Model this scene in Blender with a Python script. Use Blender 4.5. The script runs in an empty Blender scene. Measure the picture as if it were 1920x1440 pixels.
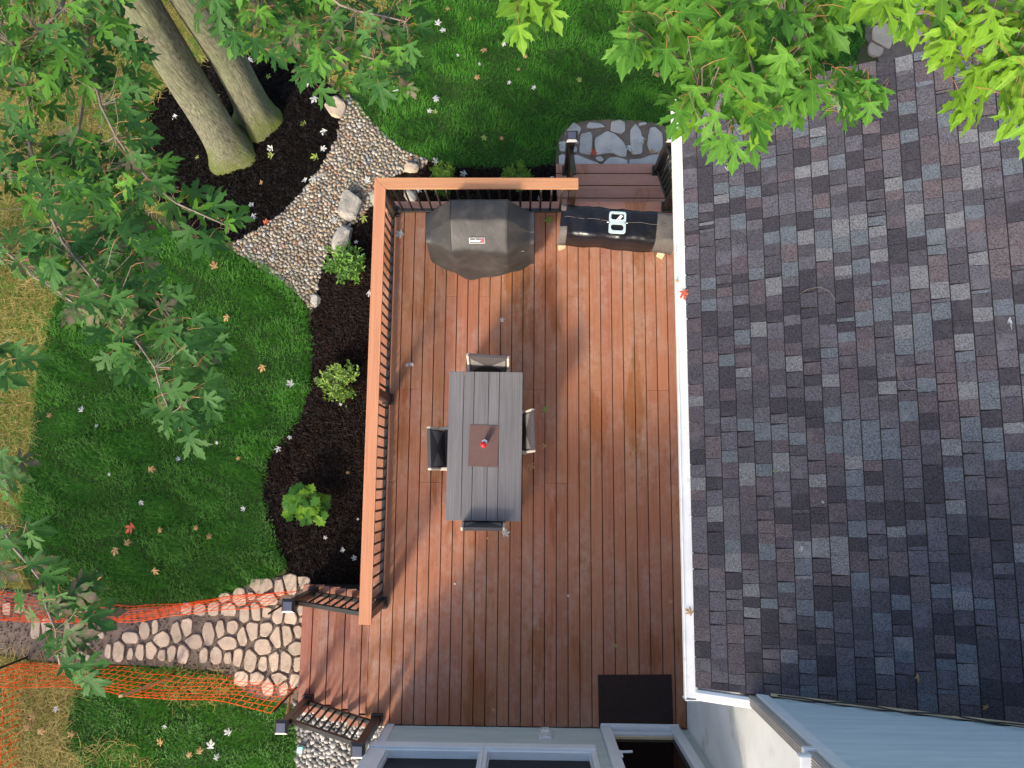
import bpy, bmesh, math, random
import numpy as np
from mathutils import Vector, Matrix, Euler, noise as mnoise
random.seed(7); rng = np.random.default_rng(11)
scene = bpy.context.scene
col = scene.collection

# ------------------------------------------------------------------ camera
F = 1340.0; H = 9.125; DZ = 0.82          # focal (px of a 1920 frame), camera above deck, deck above ground
_d = np.array([983-960, 901-720, F]); _d /= np.linalg.norm(_d)
_y = np.array([1043-960, -9200-720, F]); _y -= _d*(_y@_d); _y /= np.linalg.norm(_y)
_z = -_d; _x = np.cross(_y, _z)
cam = bpy.data.objects.new('camera', bpy.data.cameras.new('camera')); col.objects.link(cam)
m = Matrix.Identity(4)
for i, a in enumerate((_x, _y, _z)):
    m[i][0], m[i][1], m[i][2] = a[0], -a[1], -a[2]
m[0][3], m[1][3], m[2][3] = 0, 0, H+DZ
cam.matrix_world = m
cam.data.sensor_width = 36; cam.data.lens = 36*F/1920; cam.data.clip_start = .05; cam.data.clip_end = 1000
scene.camera = cam

def ray(px, py):
    r = np.array([px-960, py-720, F]); return np.array([r@_x, r@_y, r@_z])
def P(px, py, zr):                         # pixel + height above the deck -> world point
    v = ray(px, py); t = (zr-H)/v[2]
    return Vector((v[0]*t, v[1]*t, zr+DZ))
def G(px, py): return P(px, py, -DZ)       # a point on the ground

# ------------------------------------------------------------------ light
ELEV = math.radians(31); SH = Vector((.45, .89, 0)).normalized()
world = bpy.data.worlds.new('World'); scene.world = world; world.use_nodes = True
nt = world.node_tree; bg = nt.nodes['Background']
sky = nt.nodes.new('ShaderNodeTexSky'); sky.sky_type = 'NISHITA'; sky.sun_disc = False
sky.sun_elevation = ELEV; sky.sun_rotation = math.atan2(-SH.x, -SH.y); sky.dust_density = 3.5; sky.ozone_density = .6
nt.links.new(sky.outputs[0], bg.inputs[0]); bg.inputs[1].default_value = .15
sun = bpy.data.objects.new('sun', bpy.data.lights.new('sun', 'SUN')); col.objects.link(sun)
sun.data.energy = 2.0; sun.data.angle = math.radians(8.0); sun.data.color = (1, .9, .76)
ldir = Vector((SH.x*math.cos(ELEV), SH.y*math.cos(ELEV), -math.sin(ELEV)))
sun.rotation_euler = ldir.to_track_quat('-Z', 'Y').to_euler()
vs = scene.view_settings
vs.view_transform = 'Standard'; vs.look = 'None'; vs.gamma = 1; vs.use_curve_mapping = False; vs.exposure = 1.28

# ------------------------------------------------------------------ materials
MATS = {}
def new_mat(name):
    mt = bpy.data.materials.new(name); mt.use_nodes = True; MATS[name] = mt
    return mt, mt.node_tree, mt.node_tree.nodes['Principled BSDF']
def N(t, typ, **kw):
    n = t.nodes.new(typ)
    for k, v in kw.items():
        if k.startswith('_'): setattr(n, k[1:], v)
        else: n.inputs[k].default_value = v
    return n
def mixc(t, fac, a, b, mode='MIX'):
    n = t.nodes.new('ShaderNodeMix'); n.data_type = 'RGBA'; n.blend_type = mode
    for s, v in ((n.inputs[0], fac), (n.inputs[6], a), (n.inputs[7], b)):
        if hasattr(v, 'is_linked') or isinstance(v, bpy.types.NodeSocket): t.links.new(v, s)
        else: s.default_value = v if isinstance(v, float) else (*v, 1) if len(v) == 3 else v
    return n.outputs[2]
def ramp(t, src, lo, hi):
    n = t.nodes.new('ShaderNodeMapRange'); n.inputs[1].default_value = lo; n.inputs[2].default_value = hi
    t.links.new(src, n.inputs[0]); return n.outputs[0]
def coords(t, space, scale, rot=0):
    if space == 'world': src = t.nodes.new('ShaderNodeNewGeometry').outputs['Position']
    else: src = t.nodes.new('ShaderNodeTexCoord').outputs['Object']
    mp = t.nodes.new('ShaderNodeMapping'); mp.inputs['Scale'].default_value = scale
    mp.inputs['Rotation'].default_value = (0, 0, rot)
    t.links.new(src, mp.inputs[0]); return mp.outputs[0]
def noise(t, vec, scale, detail=4, rough=.6):
    n = N(t, 'ShaderNodeTexNoise', Scale=scale, Detail=detail, Roughness=rough)
    t.links.new(vec, n.inputs['Vector']); return n.outputs['Fac']
def bump(t, h, strength, dist=.01):
    n = N(t, 'ShaderNodeBump', Strength=strength, Distance=dist); t.links.new(h, n.inputs['Height']); return n.outputs[0]
def mat(name, c1, c2=None, scale=6, rough=.7, spec=.4, stretch=(1, 1, 1), space='world', rnd=0., island=0., bmp=0., bscale=None,
        lo=.35, hi=.65, wear=None, wscale=1.2, wlo=.5, whi=.75, metal=0., coat=0., rot=0):
    mt, t, b = new_mat(name)
    b.inputs['Roughness'].default_value = rough; b.inputs['Specular IOR Level'].default_value = spec; b.inputs['Metallic'].default_value = metal
    if coat: b.inputs['Coat Weight'].default_value = coat
    if c2 is None: c2 = tuple(c*.85 for c in c1)
    v = coords(t, space, stretch, rot); f = noise(t, v, scale, 6)
    c = mixc(t, ramp(t, f, lo, hi), c1, c2)
    if wear:
        w = noise(t, coords(t, 'world', (1, 1, 1)), wscale, 5, .65)
        c = mixc(t, ramp(t, w, wlo, whi), c, wear)
    if rnd:
        oi = t.nodes.new('ShaderNodeObjectInfo'); hs = N(t, 'ShaderNodeHueSaturation')
        t.links.new(c, hs.inputs['Color']); mr = N(t, 'ShaderNodeMapRange'); mr.inputs[3].default_value = 1-rnd; mr.inputs[4].default_value = 1+rnd
        t.links.new(oi.outputs['Random'], mr.inputs[0]); t.links.new(mr.outputs[0], hs.inputs['Value']); c = hs.outputs[0]
    if island:
        g = t.nodes.new('ShaderNodeNewGeometry'); hs = N(t, 'ShaderNodeHueSaturation')
        t.links.new(c, hs.inputs['Color']); mr = N(t, 'ShaderNodeMapRange'); mr.inputs[3].default_value = 1-island; mr.inputs[4].default_value = 1+island
        t.links.new(g.outputs['Random Per Island'], mr.inputs[0]); t.links.new(mr.outputs[0], hs.inputs['Value']); c = hs.outputs[0]
    t.links.new(c, b.inputs['Base Color'])
    if bmp:
        bs = noise(t, v, bscale or scale*4, 4); t.links.new(bump(t, bs, bmp), b.inputs['Normal'])
    return mt

def palette_mat(name, cols, rough=.8, spec=.3, src='island', gran=0., bmp=.0, bscale=60, translucent=0., patch=None):
    """constant-colour ramp over a random number per piece: natural spread of pebbles, straw, grass blades"""
    mt, t, b = new_mat(name); b.inputs['Roughness'].default_value = rough; b.inputs['Specular IOR Level'].default_value = spec
    r = t.nodes.new('ShaderNodeNewGeometry').outputs['Random Per Island'] if src == 'island' else t.nodes.new('ShaderNodeObjectInfo').outputs['Random']
    cr = t.nodes.new('ShaderNodeValToRGB'); t.links.new(r, cr.inputs[0]); e = cr.color_ramp.elements
    cr.color_ramp.interpolation = 'LINEAR'
    while len(e) < len(cols): e.new(.5)
    for i, c in enumerate(cols): e[i].position = i/(len(cols)-1); e[i].color = (*c, 1)
    c = cr.outputs[0]
    if patch:
        pn = noise(t, coords(t, 'world', (1, 1, .2)), 1.6, 6, .7); c = mixc(t, 1.0, c, mixc(t, ramp(t, pn, .34, .66), patch[0], patch[1]), 'MULTIPLY')
    if gran:
        g = noise(t, coords(t, 'world', (1, 1, 1)), 170, 2, .7)
        c = mixc(t, ramp(t, g, .3, .7), c, (1, 1, 1), 'MIX') if False else mixc(t, 1.0, c, mixc(t, ramp(t, g, .38, .62), (1-gran,)*3, (1+gran,)*3), 'MULTIPLY')
    t.links.new(c, b.inputs['Base Color'])
    if bmp: t.links.new(bump(t, noise(t, coords(t, 'world', (1, 1, 1)), bscale, 3), bmp), b.inputs['Normal'])
    if translucent:
        out = t.nodes['Material Output']; tr = t.nodes.new('ShaderNodeBsdfTranslucent'); t.links.new(c, tr.inputs[0])
        mx = t.nodes.new('ShaderNodeMixShader'); mx.inputs[0].default_value = translucent
        t.links.new(b.outputs[0], mx.inputs[1]); t.links.new(tr.outputs[0], mx.inputs[2]); t.links.new(mx.outputs[0], out.inputs[0])
    return mt

def board_mat(name, c1, c2, axis='y', rnd=.12, dust=(.42, .33, .29), dustamt=.7, wet=True):
    mt, t, b = new_mat(name); b.inputs['Specular IOR Level'].default_value = .25
    st = (55, 1.1, 20) if axis == 'y' else (1.1, 55, 20)
    oi = t.nodes.new('ShaderNodeObjectInfo')
    v = coords(t, 'world', st); add = t.nodes.new('ShaderNodeVectorMath'); add.operation = 'ADD'
    sc = t.nodes.new('ShaderNodeVectorMath'); sc.operation = 'SCALE'; sc.inputs[0].default_value = (0, 37, 11) if axis == 'y' else (37, 0, 11)
    t.links.new(oi.outputs['Random'], sc.inputs['Scale']); t.links.new(v, add.inputs[0]); t.links.new(sc.outputs[0], add.inputs[1])
    g = noise(t, add.outputs[0], 1.0, 6, .65)
    c = mixc(t, ramp(t, g, .3, .7), c1, c2)
    g2 = noise(t, add.outputs[0], 3.2, 3, .6)
    c = mixc(t, ramp(t, g2, .62, .8), c, tuple(x*.55 for x in c1))
    hs = N(t, 'ShaderNodeHueSaturation'); t.links.new(c, hs.inputs['Color'])
    mr = N(t, 'ShaderNodeMapRange'); mr.inputs[3].default_value = 1-rnd; mr.inputs[4].default_value = 1+rnd
    t.links.new(oi.outputs['Random'], mr.inputs[0]); t.links.new(mr.outputs[0], hs.inputs['Value'])
    mh = N(t, 'ShaderNodeMapRange'); mh.inputs[3].default_value = .494; mh.inputs[4].default_value = .504
    fr = t.nodes.new('ShaderNodeMath'); fr.operation = 'FRACT'; ml = t.nodes.new('ShaderNodeMath'); ml.operation = 'MULTIPLY'; ml.inputs[1].default_value = 17.3
    t.links.new(oi.outputs['Random'], ml.inputs[0]); t.links.new(ml.outputs[0], fr.inputs[0]); t.links.new(fr.outputs[0], mh.inputs[0]); t.links.new(mh.outputs[0], hs.inputs['Hue'])
    c = hs.outputs[0]
    w = noise(t, coords(t, 'world', (1.4, .8, 1)), 1.7, 7, .72)
    sp = noise(t, coords(t, 'world', (1, .7, 1)), 14, 4, .7)
    mm = t.nodes.new('ShaderNodeMath'); mm.operation = 'MULTIPLY'
    t.links.new(ramp(t, w, .42, .68), mm.inputs[0]); t.links.new(ramp(t, sp, .35, .75), mm.inputs[1])
    m2 = t.nodes.new('ShaderNodeMath'); m2.operation = 'MULTIPLY'; m2.inputs[1].default_value = dustamt; t.links.new(mm.outputs[0], m2.inputs[0])
    c = mixc(t, m2.outputs[0], c, dust)
    if wet:
        wn = noise(t, coords(t, 'world', (2.2, .55, 1)), 1.1, 6, .62)
        c = mixc(t, ramp(t, wn, .56, .62), c, mixc(t, 1.0, c, (.8, .68, .5), 'MULTIPLY'))
    t.links.new(c, b.inputs['Base Color'])
    rg = N(t, 'ShaderNodeMapRange'); rg.inputs[3].default_value = .6; rg.inputs[4].default_value = .85
    t.links.new(w, rg.inputs[0]); t.links.new(rg.outputs[0], b.inputs['Roughness'])
    t.links.new(bump(t, g, .25, .004), b.inputs['Normal'])
    return mt

M = {}
M['deck'] = board_mat('deck_composite', (.36, .155, .082), (.26, .106, .06), rnd=.08)
M['deckx_shade_lift'] = board_mat('deck_composite_cross_shade_lift', (.5, .25, .165), (.4, .195, .13), axis='x', rnd=.08)  # deck composite with base colour lifted to offset shade on the landing steps
M['tread'] = board_mat('tread_composite', (.31, .135, .085), (.22, .09, .06))
M['cap'] = board_mat('cap_composite', (.5, .24, .125), (.37, .16, .08), rnd=.05, dustamt=.1, wet=False)
M['capx'] = board_mat('cap_composite_cross', (.5, .24, .125), (.37, .16, .08), axis='x', rnd=.05, dustamt=.1, wet=False)
M['table'] = board_mat('table_slat', (.165, .157, .162), (.1, .094, .098), rnd=.08, dust=(.2, .2, .2), dustamt=.2, wet=False)
M['black'] = mat('black_aluminium', (.02, .017, .015), (.03, .026, .023), rough=.38, spec=.5, scale=12)
M['under'] = mat('dark_joist', (.02, .013, .01), rough=.9)
M['white'] = mat('white_aluminium', (.8, .8, .78), (.7, .7, .68), rough=.4, scale=5, wear=(.3, .26, .18), wscale=11, wlo=.6, whi=.8)
M['trim'] = mat('white_vinyl', (.72, .75, .78), (.66, .69, .72), rough=.4, scale=4)
M['siding'] = mat('pale_siding', (.5, .56, .53), (.44, .5, .48), rough=.55, scale=3, stretch=(1, 4, 6), rnd=.04)
M['sidingb'] = mat('pale_blue_siding', (.5, .58, .6), (.44, .52, .55), rough=.55, scale=3, stretch=(1, 4, 6), rnd=.03, bmp=.05)
M['downspout'] = mat('downspout_brown', (.42, .38, .35), rough=.45)
M['wallw'] = mat('pale_wall', (.76, .77, .75), (.68, .69, .67), rough=.6, scale=2.5, wear=(.5, .48, .38), wscale=1.5, wlo=.58)
M['mulch'] = mat('mulch_ground', (.003, .0022, .002), (.007, .0045, .0035), rough=.95, scale=30, bmp=.9, bscale=70)
M['soil'] = mat('path_soil', (.19, .145, .11), (.125, .095, .072), rough=.95, scale=9, bmp=.6, bscale=50, wear=(.2, .16, .13), wscale=3)
M['ground'] = mat('ground_earth', (.05, .07, .02), (.08, .065, .03), rough=1, scale=3, bmp=.5, bscale=20)
M['lawn'] = mat('lawn_soil', (.016, .045, .006), (.028, .065, .01), rough=1, scale=7, bmp=.5)
M['strawbed'] = mat('straw_soil', (.19, .15, .03), (.13, .14, .02), rough=1, scale=6, bmp=.6, bscale=40)
M['gravelbed'] = mat('gravel_soil', (.1, .08, .06), (.14, .115, .09), rough=.95, scale=20)
M['stone'] = mat('flagstone', (.5, .4, .295), (.42, .33, .245), rough=.85, scale=9, rnd=.14, bmp=.5, bscale=40, wear=(.25, .2, .165), wscale=6, wlo=.55)
M['stoneg'] = mat('grey_flagstone', (.46, .44, .4), (.37, .36, .33), rough=.8, scale=7, rnd=.12, bmp=.45, bscale=40, wear=(.4, .36, .3), wscale=6, wlo=.6)
M['rock'] = mat('boulder', (.36, .335, .29), (.22, .21, .19), rough=.88, scale=9, rnd=.12, bmp=.8, bscale=30, wear=(.05, .05, .05), wscale=11, wlo=.6, whi=.7)
M['rockt'] = mat('tan_boulder', (.47, .37, .27), (.36, .29, .21), rough=.88, scale=9, bmp=.7, bscale=30)
M['pebble'] = palette_mat('pebbles', [(.1, .085, .065), (.24, .195, .135), (.17, .15, .12), (.33, .285, .21), (.21, .16, .1), (.18, .18, .185), (.42, .39, .33), (.23, .13, .075), (.23, .195, .145), (.28, .24, .175), (.13, .115, .09)], rough=.6, spec=.4)
M['pebbleg'] = palette_mat('grey_pebbles', [(.1, .095, .09), (.3, .29, .28), (.2, .19, .185), (.42, .4, .38), (.26, .23, .2), (.36, .35, .34), (.15, .15, .15)], rough=.65)
M['chip'] = palette_mat('mulch_chips', [(.002, .0016, .0015), (.004, .0028, .002), (.006, .004, .003), (.003, .002, .002), (.005, .0035, .003), (.016, .011, .008)], rough=.9, spec=.1)
M['chipb'] = palette_mat('brown_mulch_chips', [(.006, .004, .003), (.014, .008, .006), (.026, .015, .01), (.01, .006, .005), (.018, .011, .008), (.05, .034, .026)], rough=.9, spec=.1)
M['grass'] = palette_mat('grass_blades', [(.03, .12, .008), (.045, .19, .012), (.06, .245, .016), (.036, .16, .01), (.1, .28, .03), (.048, .21, .014), (.055, .195, .016)], rough=.5, spec=.4, translucent=.4, patch=((.85, .88, .85), (1.45, 1.4, 1.3)))
M['straw'] = palette_mat('straw', [(.28, .21, .05), (.4, .31, .1), (.33, .26, .06), (.48, .38, .15), (.2, .2, .035), (.18, .14, .035)], rough=.7, translucent=.15)
M['wood'] = mat('stake_wood', (.5, .33, .16), (.4, .25, .12), rough=.75, scale=8, stretch=(8, 8, 1), space='obj')
M['paleplank'] = mat('pale_wood', (.62, .5, .33), (.52, .4, .25), rough=.7, scale=8)
M['darkstake'] = mat('dark_stake', (.03, .022, .016), rough=.6)
M['orange'] = palette_mat('orange_plastic', [(.9, .13, .01), (.95, .16, .012), (.88, .11, .008), (.95, .24, .05), (.9, .14, .01)], rough=.4, spec=.5, translucent=.35)
M['cover'] = mat('grill_cover_vinyl', (.022, .021, .021), (.033, .032, .032), rough=.55, spec=.4, scale=3, bmp=1.0, bscale=5, wear=(.06, .055, .052), wscale=4, wlo=.5)
M['tarp'] = mat('black_plastic', (.006, .006, .008), (.01, .01, .013), rough=.3, spec=.4, scale=6, bmp=.55, bscale=9)
M['meshpatch'] = mat('grey_mesh_fabric', (.13, .115, .105), (.085, .075, .07), rough=.8, scale=60)
M['mat'] = mat('doormat_rubber', (.022, .01, .009), (.03, .015, .013), rough=.85, scale=20, bmp=.4, bscale=120)
M['placemat'] = mat('brown_placemat', (.115, .065, .055), (.1, .056, .047), rough=.75, scale=40, bmp=.3, bscale=150)
M['wicker'] = mat('dark_wicker', (.045, .037, .038), (.075, .065, .065), rough=.6, scale=60, stretch=(1, 1, 1), bmp=.7, bscale=90)
M['wickerl'] = mat('pale_wicker', (.2, .185, .175), (.12, .11, .105), rough=.6, scale=70, bmp=.7, bscale=90)
M['taupe'] = mat('taupe_frame', (.5, .45, .38), (.44, .39, .32), rough=.5, scale=10)
M['wplastic'] = mat('white_plastic', (.46, .56, .57), (.42, .52, .53), rough=.35, scale=5)
M['white_ink'] = mat('white_ink', (.8, .8, .8), rough=.5); M['red_ink'] = mat('red_ink', (.6, .02, .04), rough=.5)
M['red'] = mat('red_glaze', (.55, .008, .015), (.5, .006, .012), rough=.3)
M['whitec'] = mat('white_ceramic', (.8, .8, .8), rough=.3)
M['teal'] = mat('teal_plastic', (.3, .75, .65), rough=.4)
M['solar'] = mat('solar_panel', (.075, .08, .115), (.06, .065, .1), rough=.2, spec=.5)
M['capsilver'] = mat('cap_bevel', (.6, .58, .56), rough=.35)
M['bark'] = None
M['bracket'] = mat('bracket_paint', (.75, .76, .78), rough=.4)
M['interior'] = mat('sunroom_interior', (.06, .035, .025), (.035, .02, .015), rough=.8)
mt, t, b = new_mat('window_glass'); b.inputs['Base Color'].default_value = (.007, .004, .0035, 1); b.inputs['Roughness'].default_value = .05; b.inputs['Specular IOR Level'].default_value = .1; M['glass'] = mt
mt, t, b = new_mat('clear_plastic'); b.inputs['Base Color'].default_value = (.8, .78, .75, 1); b.inputs['Roughness'].default_value = .1; b.inputs['Alpha'].default_value = .35; M['clear'] = mt

# bark with furrows and moss towards the foot
mt, t, b = new_mat('maple_bark'); b.inputs['Roughness'].default_value = .9; b.inputs['Specular IOR Level'].default_value = .2
v = coords(t, 'world', (14, 14, 1.6)); n1 = noise(t, v, 3.2, 6, .75); n2 = noise(t, coords(t, 'world', (1, 1, .6)), 2.2, 5, .6)
c = mixc(t, ramp(t, n1, .34, .6), (.06, .055, .038), (.26, .255, .185))
c = mixc(t, ramp(t, n2, .4, .75), c, mixc(t, ramp(t, n1, .3, .6), (.085, .09, .05), (.26, .29, .165)))
sx = t.nodes.new('ShaderNodeSeparateXYZ'); t.links.new(t.nodes.new('ShaderNodeNewGeometry').outputs['Position'], sx.inputs[0])
n3 = noise(t, coords(t, 'world', (1, 1, 1)), 4.5, 5, .7)
hz = t.nodes.new('ShaderNodeMath'); hz.operation = 'MULTIPLY_ADD'; hz.inputs[1].default_value = 1.5; t.links.new(n3, hz.inputs[0]); 
ng = t.nodes.new('ShaderNodeMath'); ng.operation = 'MULTIPLY'; ng.inputs[1].default_value = -1.0; t.links.new(sx.outputs['Z'], ng.inputs[0]); t.links.new(ng.outputs[0], hz.inputs[2])
c = mixc(t, ramp(t, hz.outputs[0], .25, .8), c, (.13, .16, .035))
t.links.new(c, b.inputs['Base Color']); t.links.new(bump(t, n1, 1.0, .05), b.inputs['Normal']); M['bark'] = mt
M['twig'] = mat('twig_bark', (.23, .19, .15), (.15, .12, .09), rough=.8, scale=20)
M['petiole'] = mat('red_petiole', (.3, .085, .04), (.36, .17, .06), rough=.5, scale=12)

def leaf_mat(name, top, top2, under, transl=.35, dry=None):
    mt, t, b = new_mat(name); b.inputs['Roughness'].default_value = .55; b.inputs['Specular IOR Level'].default_value = .2
    oi = t.nodes.new('ShaderNodeObjectInfo'); geo = t.nodes.new('ShaderNodeNewGeometry')
    tc = t.nodes.new('ShaderNodeTexCoord'); s = t.nodes.new('ShaderNodeSeparateXYZ'); t.links.new(tc.outputs['Object'], s.inputs[0])
    c = mixc(t, oi.outputs['Random'], top, top2)
    n = noise(t, tc.outputs['Object'], 4, 4); c = mixc(t, ramp(t, n, .35, .75), c, tuple(x*.78 for x in top))
    def mth(op, a, b_=None):
        q = t.nodes.new('ShaderNodeMath'); q.operation = op
        for i, vv in enumerate((a, b_)):
            if vv is None: continue
            if isinstance(vv, (int, float)): q.inputs[i].default_value = vv
            else: t.links.new(vv, q.inputs[i])
        return q.outputs[0]
    ax = mth('ABSOLUTE', s.outputs['X'])
    d1 = ax
    d2 = mth('ABSOLUTE', mth('SUBTRACT', mth('MULTIPLY', ax, .785), mth('MULTIPLY', mth('SUBTRACT', s.outputs['Y'], .02), .62)))
    d3 = mth('ABSOLUTE', mth('SUBTRACT', mth('MULTIPLY', ax, .14), mth('MULTIPLY', mth('SUBTRACT', s.outputs['Y'], .01), .99)))
    dm = mth('MINIMUM', d1, mth('MINIMUM', d2, d3))
    vn = N(t, 'ShaderNodeMapRange'); vn.inputs[1].default_value = .004; vn.inputs[2].default_value = .016; vn.inputs[3].default_value = .24; vn.inputs[4].default_value = 0
    t.links.new(dm, vn.inputs[0]); c = mixc(t, vn.outputs[0], c, tuple(min(1, x*1.9+.03) for x in top2))
    if dry:
        fr = mth('FRACT', mth('MULTIPLY', oi.outputs['Random'], 7.7)); n2 = noise(t, tc.outputs['Object'], 2.5, 3)
        k = mth('MULTIPLY', mth('GREATER_THAN', fr, .78), ramp(t, n2, .4, .62)); c = mixc(t, k, c, dry)
    c = mixc(t, geo.outputs['Backfacing'], c, under)
    t.links.new(c, b.inputs['Base Color'])
    out = t.nodes['Material Output']; tr = t.nodes.new('ShaderNodeBsdfTranslucent'); t.links.new(c, tr.inputs[0])
    mx = t.nodes.new('ShaderNodeMixShader'); mx.inputs[0].default_value = transl
    t.links.new(b.outputs[0], mx.inputs[1]); t.links.new(tr.outputs[0], mx.inputs[2]); t.links.new(mx.outputs[0], out.inputs[0])
    return mt
M['leafd'] = leaf_mat('maple_leaf_dark', (.034, .112, .024), (.066, .175, .034), (.14, .22, .14), dry=(.2, .12, .1))
M['leafl'] = leaf_mat('maple_leaf_light', (.06, .18, .02), (.11, .26, .028), (.22, .32, .18))
M['leafb'] = leaf_mat('maple_leaf_bright', (.13, .28, .02), (.19, .35, .025), (.3, .4, .2))
M['leaff'] = leaf_mat('shrub_leaf', (.05, .16, .02), (.09, .24, .03), (.2, .3, .15))
M['fwhite'] = leaf_mat('fallen_white', (.5, .5, .46), (.6, .6, .56), (.55, .55, .5), .1)
M['ftan'] = leaf_mat('fallen_tan', (.38, .22, .1), (.5, .3, .13), (.45, .3, .2), .1)
M['fred'] = leaf_mat('fallen_red', (.5, .06, .04), (.6, .14, .07), (.5, .15, .1), .1)
M['fgreen'] = leaf_mat('fallen_green', (.22, .3, .05), (.3, .34, .1), (.35, .4, .25), .1)
SH_COL = [(.03, .028, .035), (.045, .043, .052), (.062, .06, .072), (.07, .08, .094), (.056, .048, .056), (.1, .103, .112), (.068, .058, .064), (.048, .044, .054)]
def shingle_mat(i, c):
    mt, t, b = new_mat('asphalt_shingle_%d' % i); b.inputs['Roughness'].default_value = .9; b.inputs['Specular IOR Level'].default_value = .2
    g = noise(t, coords(t, 'world', (1, 1, 1)), 75, 3, .85); g2 = noise(t, coords(t, 'world', (1, 1, 1)), 6, 4, .6)
    cc = mixc(t, ramp(t, g, .33, .67), tuple(x*.4 for x in c), tuple(x*1.95 for x in c))
    cc = mixc(t, ramp(t, g2, .55, .8), cc, tuple(x*1.5+.02 for x in c))
    t.links.new(cc, b.inputs['Base Color']); t.links.new(bump(t, g, .5, .004), b.inputs['Normal']); return mt
SHM = [shingle_mat(i, c) for i, c in enumerate(SH_COL)]

# ------------------------------------------------------------------ builders
def link(name, me, mats=None, parent=None, **props):
    o = bpy.data.objects.new(name, me); col.objects.link(o)
    if mats is not None:
        for k in (mats if isinstance(mats, (list, tuple)) else [mats]): me.materials.append(M[k] if isinstance(k, str) else k)
    if parent is not None: o.parent = parent
    for k, v in props.items(): o[k] = v
    return o
def thing(name, label, cat, loc=(0, 0, 0), rz=0, group=None):
    o = bpy.data.objects.new(name, None); col.objects.link(o); o.location = loc; o.rotation_euler = (0, 0, rz)
    o['label'] = label; o['category'] = cat
    if group: o['group'] = group
    return o
def tag(o, label, cat, group=None):
    o['label'] = label; o['category'] = cat
    if group: o['group'] = group
    return o
def to_me(bm, name='mesh', smooth=False):
    me = bpy.data.meshes.new(name); bm.normal_update(); bm.to_mesh(me); bm.free()
    if smooth: me.polygons.foreach_set('use_smooth', [True]*len(me.polygons))
    return me
def box(bm, c, s, rz=0, rot=None, bev=0):
    mtx = Matrix.Translation(c) @ (rot.to_4x4() if rot is not None else Matrix.Rotation(rz, 4, 'Z')) @ Matrix.Diagonal((*s, 1))
    r = bmesh.ops.create_cube(bm, size=1, matrix=mtx)
    if bev:
        es = list({e for v in r['verts'] for e in v.link_edges})
        bmesh.ops.bevel(bm, geom=es, offset=bev, segments=1, profile=.5, affect='EDGES')
    return r
def boxo(name, c, s, mt, parent=None, rz=0, bev=.003, rot=None, **p):
    bm = bmesh.new(); box(bm, (0, 0, 0), s, bev=bev); o = link(name, to_me(bm, name), mt, parent, **p)
    o.location = c
    if rot is not None: o.rotation_euler = rot.to_euler()
    else: o.rotation_euler = (0, 0, rz)
    return o
def beam(bm, a, b, w, h=None, up=Vector((0, 0, 1)), bev=0):
    a = Vector(a); b = Vector(b); d = b-a; L = d.length; x = d.normalized()
    y = up.cross(x)
    if y.length < 1e-4: y = Vector((0, 1, 0)).cross(x)
    y.normalize(); z = x.cross(y)
    rot = Matrix((x, y, z)).transposed()
    return box(bm, (a+b)/2, (L, w, h or w), rot=rot, bev=bev)
def beamo(name, a, b, w, h, mt, parent=None, bev=.003, **p):
    a = Vector(a); b = Vector(b); d = (b-a); x = d.normalized(); up = Vector((0, 0, 1)); y = up.cross(x)
    if y.length < 1e-4: y = Vector((0, 1, 0)).cross(x)
    y.normalize(); z = x.cross(y); rot = Matrix((x, y, z)).transposed()
    return boxo(name, (a+b)/2, (d.length, w, h), mt, parent, bev=bev, rot=rot, **p)
def tube(bm, pts, radii, n=6, cap=True, mat_i=0):
    rings = []
    for i, p in enumerate(pts):
        p = Vector(p); d = (Vector(pts[min(i+1, len(pts)-1)])-Vector(pts[max(i-1, 0)])).normalized()
        u = d.cross(Vector((.3, .2, 1)) if abs(d.z) < .9 else Vector((1, 0, 0))).normalized(); w = d.cross(u)
        r = radii[i] if hasattr(radii, '__len__') else radii
        rings.append([bm.verts.new(p+(u*math.cos(2*math.pi*k/n)+w*math.sin(2*math.pi*k/n))*r) for k in range(n)])
    for a, b2 in zip(rings, rings[1:]):
        for k in range(n): bm.faces.new((a[k], a[(k+1) % n], b2[(k+1) % n], b2[k])).material_index = mat_i
    if cap:
        bm.faces.new(rings[0][::-1]); bm.faces.new(rings[-1])
def mesh_np(name, V, T, smooth=False, midx=None):
    """V (n,3), T (m,k) same-size faces"""
    me = bpy.data.meshes.new(name); V = np.ascontiguousarray(V, dtype=np.float32); T = np.ascontiguousarray(T, dtype=np.int32); k = T.shape[1]
    me.vertices.add(len(V)); me.vertices.foreach_set('co', V.ravel()); me.loops.add(T.size); me.loops.foreach_set('vertex_index', T.ravel())
    me.polygons.add(len(T)); me.polygons.foreach_set('loop_start', np.arange(0, T.size, k, dtype=np.int32))
    me.polygons.foreach_set('use_smooth', np.full(len(T), bool(smooth)))
    if midx is not None: me.polygons.foreach_set('material_index', np.asarray(midx, dtype=np.int32))
    me.update(calc_edges=True); return me
def poly_world(px): return np.array([[*G(a, b)[:2]] for a, b in px])
def inside(pts, poly):
    x, y = pts[:, 0], pts[:, 1]; r = np.zeros(len(pts), bool); j = len(poly)-1
    for i in range(len(poly)):
        xi, yi = poly[i]; xj, yj = poly[j]
        c = ((yi > y) != (yj > y)) & (x < (xj-xi)*(y-yi)/(yj-yi+1e-12)+xi); r ^= c; j = i
    return r
def sample(poly, n, holes=()):
    lo, hi = poly.min(0), poly.max(0); out = np.zeros((0, 2))
    area = 0
    while len(out) < n:
        q = rng.uniform(lo, hi, (n*2, 2)); k = inside(q, poly)
        for h in holes: k &= ~inside(q, h)
        out = np.vstack([out, q[k]])
        if not k.any(): break
    return out[:n]
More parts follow.
